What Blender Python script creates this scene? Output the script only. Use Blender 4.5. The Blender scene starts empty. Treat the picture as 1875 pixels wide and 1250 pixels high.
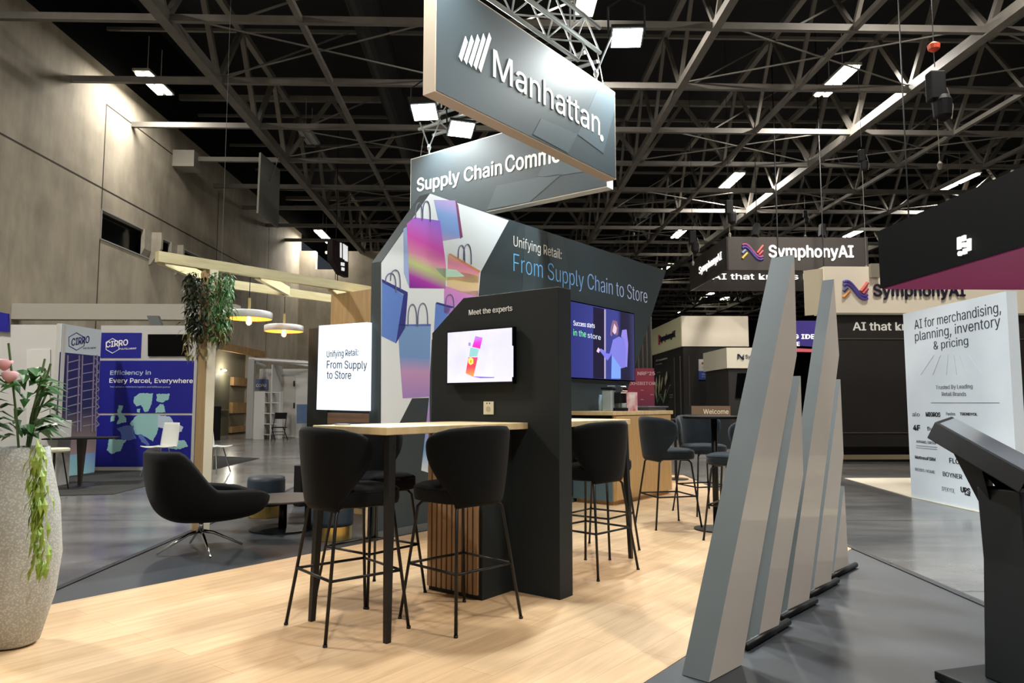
import bpy, math, random
from mathutils import Vector, Matrix
random.seed(7)
SC = bpy.context.scene
COL = SC.collection
R = math.radians
# ---------------- camera ----------------
F_PX, CX, CY, EYE = 1330.0, 937.5, 625.0, 1.22
PITCH = math.atan(115.0 / F_PX)
cd = bpy.data.cameras.new('camera')
cd.sensor_width = 36.0
cd.lens = F_PX * 36.0 / 1875.0
cd.clip_start = 0.05; cd.clip_end = 300
cam = bpy.data.objects.new('camera', cd)
COL.objects.link(cam)
cam.location = (0, 0, EYE)
cam.rotation_euler = (R(90) + PITCH, 0, 0)
SC.camera = cam
SC.view_settings.view_transform = 'Standard'
SC.view_settings.look = 'None'
SC.view_settings.gamma = 1.0
SC.view_settings.use_curve_mapping = False
SC.view_settings.exposure = 0.0
# ---------------- world: the faint grey spill of the rest of the hall ----------------
w = bpy.data.worlds.new('world'); SC.world = w; w.use_nodes = True
w.node_tree.nodes['Background'].inputs[0].default_value = (0.75, 0.85, 1.0, 1)
w.node_tree.nodes['Background'].inputs[1].default_value = 0.045

# ---------------- projection helpers ----------------
FW = Vector((0, math.cos(PITCH), math.sin(PITCH)))
UP = Vector((0, -math.sin(PITCH), math.cos(PITCH)))
EYEV = Vector((0, 0, EYE))
def ray(px, py):
    return FW + Vector((1, 0, 0)) * ((px - CX) / F_PX) + UP * ((CY - py) / F_PX)
def G(px, py, z=0.0):
    d = ray(px, py); t = (z - EYE) / d.z
    return EYEV + d * t
def atY(px, py, Y):
    d = ray(px, py)
    return EYEV + d * (Y / d.y)
def V2(x, y):
    v = Vector((x, y, 0)); v.normalize(); return v
E1 = V2(1032, 1335); E2 = Vector((-E1.y, E1.x, 0))
HD = V2(-37.5, 1335); HX = Vector((HD.y, -HD.x, 0))
ZV = Vector((0, 0, 1))
class Fr:
    """a vertical plane: u runs to the right as seen by the visitor, n points towards them"""
    def __init__(s, P, u):
        s.P = Vector((P.x, P.y, 0)); s.u = u; s.n = Vector((u.y, -u.x, 0))
    def uz(s, px, py, n=0.0):
        d = ray(px, py); P = s.P + s.n * n
        t = (P - EYEV).dot(s.n) / d.dot(s.n)
        q = EYEV + d * t
        return ((q - s.P).dot(s.u), q.z)
    def pt(s, u, z, n=0.0):
        return s.P + s.u * u + s.n * n + ZV * z
    def px(s, pts, n=0.0):
        return [s.uz(a, b, n) for a, b in pts]

# ---------------- materials ----------------
def lin(c):
    c = c / 255.0
    return c / 12.92 if c <= 0.04045 else ((c + 0.055) / 1.055) ** 2.4
def rgb(c): return (lin(c[0]), lin(c[1]), lin(c[2]), 1)
MATS = {}
def mat(name, c, rough=0.6, metal=0.0, noise=None, nscale=8.0, bump=0.0, bscale=60.0, emit=0.0, ecol=None, stretch=None, sheen=0.0, coat=0.0, spec=0.5, alpha=None):
    if name in MATS: return MATS[name]
    m = bpy.data.materials.new(name); m.use_nodes = True
    nt = m.node_tree; b = nt.nodes['Principled BSDF']
    b.inputs['Base Color'].default_value = rgb(c)
    b.inputs['Roughness'].default_value = rough
    b.inputs['Metallic'].default_value = metal
    b.inputs['Specular IOR Level'].default_value = spec
    if sheen: b.inputs['Sheen Weight'].default_value = sheen
    if coat: b.inputs['Coat Weight'].default_value = coat
    if emit:
        b.inputs['Emission Color'].default_value = rgb(ecol or c)
        b.inputs['Emission Strength'].default_value = emit
    if noise or bump:
        tc = nt.nodes.new('ShaderNodeTexCoord'); mp = nt.nodes.new('ShaderNodeMapping')
        nt.links.new(tc.outputs['Object'], mp.inputs[0])
        if stretch: mp.inputs['Scale'].default_value = stretch
    if noise:
        nz = nt.nodes.new('ShaderNodeTexNoise'); nz.inputs['Scale'].default_value = nscale; nz.inputs['Detail'].default_value = 6
        nt.links.new(mp.outputs[0], nz.inputs[0])
        cr = nt.nodes.new('ShaderNodeValToRGB')
        cr.color_ramp.elements[0].position = 0.3; cr.color_ramp.elements[0].color = rgb(noise)
        cr.color_ramp.elements[1].position = 0.7; cr.color_ramp.elements[1].color = rgb(c)
        nt.links.new(nz.outputs[0], cr.inputs[0]); nt.links.new(cr.outputs[0], b.inputs['Base Color'])
        if emit: nt.links.new(cr.outputs[0], b.inputs['Emission Color'])
    if bump:
        nb = nt.nodes.new('ShaderNodeTexNoise'); nb.inputs['Scale'].default_value = bscale; nb.inputs['Detail'].default_value = 4
        nt.links.new(mp.outputs[0], nb.inputs[0])
        bp = nt.nodes.new('ShaderNodeBump'); bp.inputs['Strength'].default_value = bump; bp.inputs['Distance'].default_value = 0.01
        nt.links.new(nb.outputs[0], bp.inputs['Height']); nt.links.new(bp.outputs[0], b.inputs['Normal'])
    MATS[name] = m
    return m
def grad(name, stops, direction=(1, 0, 0), rough=0.5, emit=0.0):
    """printed colour gradient across the piece (Generated coordinates)"""
    if name in MATS: return MATS[name]
    m = bpy.data.materials.new(name); m.use_nodes = True
    nt = m.node_tree; b = nt.nodes['Principled BSDF']; b.inputs['Roughness'].default_value = rough
    tc = nt.nodes.new('ShaderNodeTexCoord'); vm = nt.nodes.new('ShaderNodeVectorMath'); vm.operation = 'DOT_PRODUCT'
    vm.inputs[1].default_value = direction
    nt.links.new(tc.outputs['Generated'], vm.inputs[0])
    cr = nt.nodes.new('ShaderNodeValToRGB')
    els = cr.color_ramp.elements
    els[0].position, els[0].color = stops[0][0], rgb(stops[0][1])
    els[1].position, els[1].color = stops[-1][0], rgb(stops[-1][1])
    for p, c in stops[1:-1]:
        e = els.new(p); e.color = rgb(c)
    nt.links.new(vm.outputs['Value'], cr.inputs[0]); nt.links.new(cr.outputs[0], b.inputs['Base Color'])
    if emit:
        nt.links.new(cr.outputs[0], b.inputs['Emission Color']); b.inputs['Emission Strength'].default_value = emit
    MATS[name] = m
    return m

# ---------------- mesh building ----------------
ORG = {}
def org(o): return ORG.get(o.name, Vector((0, 0, 0)))
class MB:
    def __init__(s): s.v = []; s.f = []; s.m = []; s.mi = 0
    def add(s, vs, fs):
        b = len(s.v); s.v += [Vector(x) for x in vs]
        for f in fs: s.f.append([b + i for i in f]); s.m.append(s.mi)
        return s
    def box(s, c, size, u=None, tilt=None):
        """box centred at c; size (along u, across, up)"""
        u = u or Vector((1, 0, 0)); n = Vector((-u.y, u.x, 0)); c = Vector(c); w = ZV
        if tilt: u, n, w = tilt
        a, b, h = size[0] / 2, size[1] / 2, size[2] / 2
        vs = [c + u * (i * a) + n * (j * b) + w * (k * h) for k in (-1, 1) for j in (-1, 1) for i in (-1, 1)]
        return s.add(vs, [(0, 2, 3, 1), (4, 5, 7, 6), (0, 1, 5, 4), (2, 6, 7, 3), (0, 4, 6, 2), (1, 3, 7, 5)])
    def slab(s, P, u, lu, v, lv, z0, z1):
        """rectangle from corner P along u and v, between heights"""
        P = Vector((P.x, P.y, 0))
        vs = [P + u * a + v * b + ZV * z for z in (z0, z1) for a, b in ((0, 0), (lu, 0), (lu, lv), (0, lv))]
        return s.add(vs, [(3, 2, 1, 0), (4, 5, 6, 7), (0, 1, 5, 4), (1, 2, 6, 5), (2, 3, 7, 6), (3, 0, 4, 7)])
    def prism(s, fr, uz, n0, n1):
        k = len(uz)
        vs = [fr.pt(a, b, n0) for a, b in uz] + [fr.pt(a, b, n1) for a, b in uz]
        return s.add(vs, [tuple(range(k)), tuple(range(2 * k - 1, k - 1, -1))] + [(i, i + k, (i + 1) % k + k, (i + 1) % k) for i in range(k)])
    def poly(s, pts, z0, z1):
        k = len(pts)
        vs = [Vector((p[0], p[1], z0)) for p in pts] + [Vector((p[0], p[1], z1)) for p in pts]
        return s.add(vs, [tuple(range(k - 1, -1, -1)), tuple(range(k, 2 * k))] + [(i, (i + 1) % k, (i + 1) % k + k, i + k) for i in range(k)])
    def tube(s, p, q, r, r2=None, seg=10, cap=True):
        p = Vector(p); q = Vector(q); r2 = r if r2 is None else r2
        d = (q - p).normalized(); a = d.orthogonal().normalized(); b = d.cross(a)
        vs = []
        for c, rr in ((p, r), (q, r2)):
            vs += [c + (a * math.cos(2 * math.pi * i / seg) + b * math.sin(2 * math.pi * i / seg)) * rr for i in range(seg)]
        fs = [(i, (i + 1) % seg, (i + 1) % seg + seg, i + seg) for i in range(seg)]
        if cap: fs += [tuple(range(seg - 1, -1, -1)), tuple(range(seg, 2 * seg))]
        return s.add(vs, fs)
    def path(s, pts, r, seg=8):
        pts = [Vector(p) for p in pts]; n = len(pts); vs = []; prev = None
        for i, p in enumerate(pts):
            d = (pts[min(i + 1, n - 1)] - pts[max(i - 1, 0)]).normalized()
            a = d.orthogonal().normalized() if prev is None else (prev - d * prev.dot(d)).normalized()
            prev = a; b = d.cross(a); rr = r[i] if isinstance(r, (list, tuple)) else r
            vs += [p + (a * math.cos(2 * math.pi * j / seg) + b * math.sin(2 * math.pi * j / seg)) * rr for j in range(seg)]
        fs = [(i * seg + j, i * seg + (j + 1) % seg, (i + 1) * seg + (j + 1) % seg, (i + 1) * seg + j) for i in range(n - 1) for j in range(seg)]
        fs += [tuple(range(seg - 1, -1, -1)), tuple(range((n - 1) * seg, n * seg))]
        return s.add(vs, fs)
    def lathe(s, prof, c=(0, 0, 0), seg=32, cap=True):
        c = Vector(c); vs = []
        for r, z in prof:
            vs += [c + Vector((r * math.cos(2 * math.pi * i / seg), r * math.sin(2 * math.pi * i / seg), z)) for i in range(seg)]
        n = len(prof)
        fs = [(k * seg + i, k * seg + (i + 1) % seg, (k + 1) * seg + (i + 1) % seg, (k + 1) * seg + i) for k in range(n - 1) for i in range(seg)]
        if cap: fs += [tuple(range(seg - 1, -1, -1)), tuple(range((n - 1) * seg, n * seg))]
        return s.add(vs, fs)
    def grid(s, fn, nu, nv, closed_u=False):
        vs = [fn(i / (nu if closed_u else nu - 1), j / (nv - 1)) for j in range(nv) for i in range(nu)]
        fs = []
        for j in range(nv - 1):
            for i in range(nu if closed_u else nu - 1):
                i2 = (i + 1) % nu
                fs.append((j * nu + i, j * nu + i2, (j + 1) * nu + i2, (j + 1) * nu + i))
        return s.add(vs, fs)
    def build(s, name, mt, parent=None, smooth=False, bevel=0.0, bseg=2, subsurf=0, solid=0.0, world=True, recalc=False):
        me = bpy.data.meshes.new(name)
        if parent is not None: o0 = org(parent)
        else:
            xs = [v.x for v in s.v]; ys = [v.y for v in s.v]; zs = [v.z for v in s.v]
            o0 = Vector(((min(xs) + max(xs)) / 2, (min(ys) + max(ys)) / 2, min(zs)))
        me.from_pydata([tuple(v - o0) for v in s.v], [], s.f)
        mts = mt if isinstance(mt, (list, tuple)) else [mt]
        for m_ in mts: me.materials.append(m_)
        for p, k in zip(me.polygons, s.m): p.material_index = min(k, len(mts) - 1); p.use_smooth = smooth
        if recalc or True:
            import bmesh
            bm = bmesh.new(); bm.from_mesh(me)
            bmesh.ops.recalc_face_normals(bm, faces=bm.faces); bm.to_mesh(me); bm.free()
        me.update()
        o = bpy.data.objects.new(name, me); COL.objects.link(o)
        if parent is not None: o.parent = parent
        else: o.location = o0
        ORG[o.name] = o0
        if solid:
            md = o.modifiers.new('solid', 'SOLIDIFY'); md.thickness = solid; md.offset = 0
        if bevel:
            md = o.modifiers.new('bevel', 'BEVEL'); md.width = bevel; md.segments = bseg; md.limit_method = 'ANGLE'; md.angle_limit = R(40)
        if subsurf:
            md = o.modifiers.new('sub', 'SUBSURF'); md.levels = subsurf; md.render_levels = subsurf
        return o
def tag(o, label, cat, group=None):
    o['label'] = label; o['category'] = cat
    if group: o['group'] = group
    return o
def thing(name, loc, label, cat, group=None):
    o = bpy.data.objects.new(name, None); COL.objects.link(o)
    loc = Vector((loc[0], loc[1], loc[2] if len(loc) > 2 else 0)); o.location = loc; o.empty_display_size = 0.1
    ORG[o.name] = loc
    return tag(o, label, cat, group)
def struct(o, label=None):
    o['kind'] = 'structure'
    if label: o['label'] = label
    return o
def copy_tree(o, parent=None):
    c = o.copy(); COL.objects.link(c); c.parent = parent
    for ch in [x for x in bpy.data.objects if x.parent == o]: copy_tree(ch, c)
    return c
# lettering
CAPH = {}
FONT = None
try:   # the plain grotesque that ships inside Blender; its built-in face otherwise
    import os
    FONT = bpy.data.fonts.load(os.path.join(bpy.utils.system_resource('DATAFILES'), 'fonts', 'Inter.woff2'))
except Exception: FONT = None
def text_mesh(s, weight=0.0, shear=0.0, spacing=1.0):
    cu = bpy.data.curves.new('t', 'FONT'); cu.body = s
    if FONT: cu.font = FONT
    cu.size = 1; cu.offset = weight; cu.shear = shear
    cu.space_character = spacing; cu.resolution_u = 3
    o = bpy.data.objects.new('t', cu); COL.objects.link(o)
    dg = bpy.context.evaluated_depsgraph_get(); dg.update()
    me = bpy.data.meshes.new_from_object(o.evaluated_get(dg))
    COL.objects.unlink(o); bpy.data.objects.remove(o); bpy.data.curves.remove(cu)
    return me
def capH():
    if not CAPH:
        me = text_mesh('H'); CAPH[0] = max(v.co.y for v in me.vertices); bpy.data.meshes.remove(me)
    return CAPH[0]
def text(fr, s, left, right, cap, mt, parent, name='lettering', weight=0.0, depth=0.004, n=0.0, shear=0.0):
    """left/right: image points of the two ends of the baseline; cap: capital height in the image at the left end"""
    u0, z0 = fr.uz(left[0], left[1], n); u1, z1 = fr.uz(right[0], right[1], n)
    zc = fr.uz(left[0], left[1] - cap, n)[1] - z0
    return text_uz(fr, s, u0, z0, u1, z1, zc, mt, parent, name, weight, depth, n, shear)
def text_uz(fr, s, u0, z0, u1, z1, h, mt, parent, name='lettering', weight=0.0, depth=0.004, n=0.0, shear=0.0):
    bold = weight if weight > 0.004 else 0.0
    me0 = text_mesh(s, 0.0 if bold else weight, shear); ch = capH()
    xs = [v.co.x for v in me0.vertices]; x0, x1 = min(xs), max(xs)
    mb = MB(); sy = h / ch; sx = (u1 - u0) / (x1 - x0)
    def cv(x, y, nn):
        k = (x - x0) * sx
        return fr.pt(u0 + k, z0 + (z1 - z0) * k / (u1 - u0) + y * sy, nn)
    vs = [cv(v.co.x, v.co.y, n + depth) for v in me0.vertices]
    mb.add(vs, [tuple(p.vertices) for p in me0.polygons])
    if bold:
        b = bold * .72
        for k, (dx, dy) in enumerate(((-b, 0), (b, 0), (0, b * .8), (0, -b * .8), (b * .7, b * .6), (-b * .7, -b * .6))):
            mb.add([cv(v.co.x + dx, v.co.y + dy, n + depth * (.97 - .05 * k)) for v in me0.vertices], [tuple(p.vertices) for p in me0.polygons])
    # side walls of the raised letters
    cnt = {}
    for p in me0.polygons:
        ks = list(p.vertices)
        for a, b in zip(ks, ks[1:] + ks[:1]):
            cnt.setdefault((min(a, b), max(a, b)), []).append((a, b))
    side = [v[0] for v in cnt.values() if len(v) == 1]
    if side:
        base = len(mb.v); mb.v += [cv(v.co.x, v.co.y, n) for v in me0.vertices]
        for a, b in side: mb.f.append([b, a, a + base, b + base]); mb.m.append(0)
    bpy.data.meshes.remove(me0)
    return mb.build(name, mt, parent)
def area(name, loc, target, size, power, color=(1, 1, 1), size_y=None, spread=180):
    l = bpy.data.lights.new(name, 'AREA'); l.energy = power; l.color = color; l.size = size
    if size_y: l.shape = 'RECTANGLE'; l.size_y = size_y
    l.spread = R(spread)
    o = bpy.data.objects.new(name, l); COL.objects.link(o); o.location = loc
    d = Vector(target) - Vector(loc); o.rotation_euler = d.to_track_quat('-Z', 'Y').to_euler()
    o['kind'] = 'helper'
    return o
FLOOD = 125.0

# ================= lamps and large structure =================
M_conc = None
def nodes_of(m): return m.node_tree.nodes, m.node_tree.links, m.node_tree.nodes['Principled BSDF']
def floor_material():
    m = mat('polished_concrete', (120, 120, 120), rough=0.3)
    N, L, b = nodes_of(m)
    tc = N.new('ShaderNodeTexCoord'); mp = N.new('ShaderNodeMapping'); mp.inputs['Scale'].default_value = (0.25, 0.8, 1)
    mp.inputs['Rotation'].default_value = (0, 0, 0.15)
    L.new(tc.outputs['Object'], mp.inputs[0])
    n1 = N.new('ShaderNodeTexNoise'); n1.inputs['Scale'].default_value = 1.3; n1.inputs['Detail'].default_value = 8; n1.inputs['Roughness'].default_value = 0.65
    L.new(mp.outputs[0], n1.inputs[0])
    cr = N.new('ShaderNodeValToRGB'); cr.color_ramp.elements[0].position = 0.32; cr.color_ramp.elements[0].color = rgb((74, 76, 78))
    cr.color_ramp.elements[1].position = 0.68; cr.color_ramp.elements[1].color = rgb((130, 128, 125))
    L.new(n1.outputs[0], cr.inputs[0])
    # saw-cut joints every few metres
    sp = N.new('ShaderNodeSeparateXYZ'); L.new(tc.outputs['Object'], sp.inputs[0])
    def line(sock, period, width):
        a = N.new('ShaderNodeMath'); a.operation = 'PINGPONG'; a.inputs[1].default_value = period / 2; L.new(sock, a.inputs[0])
        c = N.new('ShaderNodeMath'); c.operation = 'LESS_THAN'; c.inputs[1].default_value = width; L.new(a.outputs[0], c.inputs[0]); return c.outputs[0]
    mx = N.new('ShaderNodeMath'); mx.operation = 'MAXIMUM'; L.new(line(sp.outputs[0], 3.0, 0.012), mx.inputs[0]); L.new(line(sp.outputs[1], 3.0, 0.012), mx.inputs[1])
    mc = N.new('ShaderNodeMixRGB'); mc.inputs[2].default_value = rgb((60, 60, 60)); L.new(mx.outputs[0], mc.inputs[0]); L.new(cr.outputs[0], mc.inputs[1])
    L.new(mc.outputs[0], b.inputs['Base Color'])
    n2 = N.new('ShaderNodeTexNoise'); n2.inputs['Scale'].default_value = 2.5; n2.inputs['Detail'].default_value = 5; L.new(mp.outputs[0], n2.inputs[0])
    mr = N.new('ShaderNodeMapRange'); mr.inputs[3].default_value = 0.08; mr.inputs[4].default_value = 0.3; L.new(n2.outputs[0], mr.inputs[0]); L.new(mr.outputs[0], b.inputs['Roughness'])
    return m
def concrete_wall_material():
    m = mat('cast_concrete', (150, 140, 122), rough=0.85)
    N, L, b = nodes_of(m)
    tc = N.new('ShaderNodeTexCoord'); mp = N.new('ShaderNodeMapping'); mp.inputs['Scale'].default_value = (1.2, 1.2, 0.3)
    L.new(tc.outputs['Object'], mp.inputs[0])
    n1 = N.new('ShaderNodeTexNoise'); n1.inputs['Scale'].default_value = 1.5; n1.inputs['Detail'].default_value = 10; n1.inputs['Roughness'].default_value = 0.7
    L.new(mp.outputs[0], n1.inputs[0])
    cr = N.new('ShaderNodeValToRGB'); cr.color_ramp.elements[0].position = 0.3; cr.color_ramp.elements[0].color = rgb((156, 147, 130))
    cr.color_ramp.elements[1].position = 0.7; cr.color_ramp.elements[1].color = rgb((184, 174, 156))
    L.new(n1.outputs[0], cr.inputs[0])
    n2 = N.new('ShaderNodeTexNoise'); n2.inputs['Scale'].default_value = 0.9; n2.inputs['Detail'].default_value = 3; L.new(tc.outputs['Object'], n2.inputs[0])
    cr2 = N.new('ShaderNodeValToRGB'); cr2.color_ramp.elements[0].position = 0.25; cr2.color_ramp.elements[0].color = (0.72, 0.72, 0.72, 1); cr2.color_ramp.elements[1].position = 0.6; cr2.color_ramp.elements[1].color = (1, 1, 1, 1)
    L.new(n2.outputs[0], cr2.inputs[0])
    mx = N.new('ShaderNodeMixRGB'); mx.blend_type = 'MULTIPLY'; mx.inputs[0].default_value = 1; L.new(cr.outputs[0], mx.inputs[1]); L.new(cr2.outputs[0], mx.inputs[2])
    L.new(mx.outputs[0], b.inputs['Base Color'])
    return m
def wood_floor_material():
    m = mat('light_oak_floor', (214, 182, 138), rough=0.42)
    N, L, b = nodes_of(m)
    tc = N.new('ShaderNodeTexCoord'); mp = N.new('ShaderNodeMapping')
    mp.inputs['Rotation'].default_value = (0, 0, -math.atan2(E1.y, E1.x))
    L.new(tc.outputs['Object'], mp.inputs[0])
    br = N.new('ShaderNodeTexBrick'); br.inputs['Scale'].default_value = 1.0
    br.inputs['Brick Width'].default_value = 1.4; br.inputs['Row Height'].default_value = 0.19
    br.inputs['Mortar Size'].default_value = 0.0012; br.inputs['Bias'].default_value = 0.0
    br.inputs['Color1'].default_value = rgb((216, 184, 146)); br.inputs['Color2'].default_value = rgb((203, 169, 130)); br.inputs['Mortar'].default_value = rgb((160, 128, 90))
    L.new(mp.outputs[0], br.inputs[0])
    mp2 = N.new('ShaderNodeMapping'); mp2.inputs['Scale'].default_value = (1.2, 14, 1); L.new(mp.outputs[0], mp2.inputs[0])
    n1 = N.new('ShaderNodeTexNoise'); n1.inputs['Scale'].default_value = 1.6; n1.inputs['Detail'].default_value = 8; n1.inputs['Distortion'].default_value = 0.6; L.new(mp2.outputs[0], n1.inputs[0])
    cr = N.new('ShaderNodeValToRGB'); cr.color_ramp.elements[0].position = 0.3; cr.color_ramp.elements[0].color = (0.80, 0.77, 0.72, 1); cr.color_ramp.elements[1].position = 0.65; cr.color_ramp.elements[1].color = (1, 1, 1, 1)
    L.new(n1.outputs[0], cr.inputs[0])
    mx = N.new('ShaderNodeMixRGB'); mx.blend_type = 'MULTIPLY'; mx.inputs[0].default_value = 1; L.new(br.outputs[0], mx.inputs[1]); L.new(cr.outputs[0], mx.inputs[2])
    L.new(mx.outputs[0], b.inputs['Base Color'])
    return m
m_floor = floor_material(); m_wall = concrete_wall_material(); m_oakfloor = wood_floor_material()
m_carpet = mat('slate_vinyl_tiles', (54, 58, 64), rough=0.45, noise=(46, 50, 55), nscale=3.0, bump=0.05, bscale=90)
m_blackcarpet = mat('black_carpet', (46, 48, 48), rough=0.95, noise=(34, 36, 36), nscale=30, bump=0.3, bscale=200)
m_palecarpet = mat('cream_floor', (214, 206, 184), rough=0.5)
m_steel = mat('painted_steel', (114, 109, 102), rough=0.6, metal=0.0, noise=(96, 92, 86), nscale=2.0)
m_roof = mat('black_roof_deck', (15, 17, 20), rough=0.9)
m_dark = mat('charcoal_panel', (30, 35, 37), rough=0.62, bump=0.03, bscale=150, spec=.3)
m_slate = mat('slate_print', (52, 64, 70), rough=0.55)
m_slate2 = mat('slate_print_pale', (68, 82, 89), rough=0.55)
m_blackmetal = mat('black_metal', (20, 20, 22), rough=0.42, metal=0.3)
m_white = mat('white_paint', (225, 225, 220), rough=0.5)
m_black = mat('matte_black', (16, 16, 18), rough=0.7, spec=.2)
m_letter = mat('white_letters', (245, 245, 242), rough=0.4)
m_chrome = mat('chrome', (220, 220, 222), rough=0.12, metal=1.0)
m_lamp = mat('lamp_white', (255, 250, 235), emit=14.0)
m_lampW = mat('tube_warm', (255, 246, 225), emit=16.0)
m_blackglass = mat('black_glass', (4, 4, 5), rough=0.08)

ZF = -0.03
# hall floor, walls, roof
mb = MB(); mb.slab(Vector((-30, -12, 0)), Vector((1, 0, 0)), 90, Vector((0, 1, 0)), 100, ZF - 0.2, ZF)
struct(mb.build('floor', m_floor), 'grey polished concrete hall floor')
def hall(t, s, z=0.0): return HX * t + HD * s + ZV * z
WX = -10.9
# left concrete wall with the recessed slit
SL = Fr(Vector((WX, 0, 0)), V2(-0.012, 1))
def wallseg(mb, u0, u1, z0, z1, t=0.5): mb.prism(SL, [(u0, z0), (u1, z0), (u1, z1), (u0, z1)], -t, 0)
mb = MB()
uS0, uS1 = SL.uz(184, 400)[0], SL.uz(396, 470)[0]
ZT = 10.4
uD0, uD1 = 25.2, 31.8
wallseg(mb, -6, uS0, ZF, ZT); wallseg(mb, uS0, uD0, ZF, 5.65); wallseg(mb, uD0, uS1, 3.45, 5.65); wallseg(mb, uS0, uS1, 6.5, ZT)
wallseg(mb, uS1, uD1, 3.45, ZT); wallseg(mb, uD1, 38.6, ZF, ZT)
struct(mb.build('wall_left', m_wall), 'cast concrete wall on the left side')
mb = MB(); mb.prism(SL, [(-8, ZT), (74, ZT), (74, 13), (-8, 13)], -.5, -.02); struct(mb.build('wall_upper', m_black), 'black strip above the concrete wall')
mj = mat('dark_joint', (52, 46, 38), rough=0.9)
def wall_joint(name, a, b, wd=0.035):
    j = MB(); j.prism(SL, [(a[0] - (wd if a[0] == b[0] else 0), a[1]), (b[0], b[1] if a[0] == b[0] else b[1] - wd), (b[0] + (0), b[1]), (a[0], a[1])] if False else
                      ([(a[0], a[1]), (a[0] + wd, a[1]), (b[0] + wd, b[1]), (b[0], b[1])] if abs(a[0] - b[0]) < 0.5 else [(a[0], a[1]), (b[0], b[1]), (b[0], b[1] + wd), (a[0], a[1] + wd)]), 0, 0.006)
    struct(j.build(name, mj), 'dark joint line in the concrete wall')
wall_joint('trim_1', (-6, 7.05), (uS1, 7.05)); wall_joint('trim_2', (uS0, 6.5), (uS0, 9.4)); wall_joint('trim_3', (uS0, ZF), (uS0, 5.65))
wall_joint('trim_4', (uS1, 3.5), (uS1, 9.3)); wall_joint('trim_5', (uS0, 9.4), (uS0 + 5.5, 9.4)); wall_joint('trim_6', (uS1, 7.05), (38.6, 7.05)); wall_joint('trim_7', (33.2, 3.5), (33.2, 9.6))
# dark room behind the slit, its glass and frame
mb = MB(); mb.prism(SL, [(uS0 - .1, 5.5), (uS1 + .1, 5.5), (uS1 + .1, 6.7), (uS0 - .1, 6.7)], -1.4, -1.3)
mb.prism(SL, [(uS0, 5.65), (uS1, 5.65), (uS1, 6.5), (uS0, 6.5)], -0.24, -0.22)
struct(mb.build('window_1', mat('dark_window_glass', (10, 14, 14), rough=0.12)), 'long dark slit window high in the concrete wall')
mfr = mat('pale_window_frame', (160, 160, 156), rough=0.5)
wf = MB()
for z in (5.66, 6.47): wf.prism(SL, [(uS0, z), (uS1, z), (uS1, z + .035), (uS0, z + .035)], -.1, .02)
wf.prism(SL, [(uS0, 5.65), (uS0 + .05, 5.65), (uS0 + .05, 6.5), (uS0, 6.5)], -.1, .02)
struct(wf.build('trim_8', mfr), 'pale frame around the slit window')
# concrete corbels crossing the slit
m_conc_pale = mat('pale_concrete', (168, 162, 148), rough=0.85, noise=(146, 140, 126), nscale=4)
for k, (ax, bx, top, bot, lab) in enumerate((((266), 290, 413, 473, 'large pale wedge shaped concrete corbel crossing the slit window'), (316, 335, 446, 478, 'small grey concrete corbel at the far end of the slit window'))):
    u = SL.uz(ax + (bx - ax) * 0.4, 440)[0]
    c = MB(); w = 0.36 if k == 0 else 0.25
    q = Fr(SL.pt(u, 0, 0), HX)
    c.prism(q, [(-.05, 6.5), (w, 6.5), (w, 6.0), (0.05, 5.5), (-.05, 5.5)], -0.06, 0.06)
    c.prism(q, [(-.05, 6.5), (0.06, 6.5), (0.06, 5.9), (-.05, 5.7)], 0.06, 0.5)
    tag(c.build('corbel', m_conc_pale), lab, 'corbel')
# box on the wall where a beam lands
p = G(325, 282, 9.5)
c = MB(); c.box(SL.pt(SL.uz(325, 280)[0], 9.3, 0.35) , (0.7, 0.7, 0.55), u=HX); tag(c.build('junction_box', mat('pale_grey_paint', (150, 146, 136), rough=0.6)), 'pale grey box high on the concrete wall at a beam end', 'box')
# back walls
BL = Fr(Vector((WX - 0.5, 38.3, 0)), HX)
mb = MB(); mb.prism(BL, [(0, ZF), (6.0, ZF), (6.0, 9.4), (2.2, 9.4), (2.2, 8.4), (0.9, 8.4), (0.9, 9.4), (0, 9.4)], -0.4, 0)
struct(mb.build('wall_back', m_wall), 'concrete return wall at the far left')
for k, u in enumerate((2.05, 4.3)):
    j = MB(); j.prism(BL, [(u, ZF), (u + .05, ZF), (u + .05, 9.3), (u, 9.3)], 0, 0.01); struct(j.build('trim_%d' % (9 + k), mj), 'dark joint line in the far concrete wall')
mb = MB(); mb.prism(Fr(Vector((-14, 74, 0)), Vector((1, 0, 0))), [(0, ZF), (75, ZF), (75, 13), (0, 13)], -0.3, 0)
struct(mb.build('wall_far', m_black), 'dark far end of the hall')
mb = MB(); mb.slab(Vector((44, -12, 0)), Vector((0, 1, 0)), 86, Vector((1, 0, 0)), .3, ZF, 13); struct(mb.build('wall_right', m_black), 'dark right side of the hall')
mb = MB(); mb.slab(Vector((-14, -12, 0)), Vector((1, 0, 0)), 60, Vector((0, -1, 0)), .3, ZF, 13); struct(mb.build('wall_behind', m_conc_pale), 'hall wall behind the viewer')
mb = MB(); mb.slab(Vector((-14, -12.3, 0)), Vector((1, 0, 0)), 58.5, Vector((0, 1, 0)), 86.5, 13.0, 13.2)
struct(mb.build('ceiling', m_roof), 'black roof deck')

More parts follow.
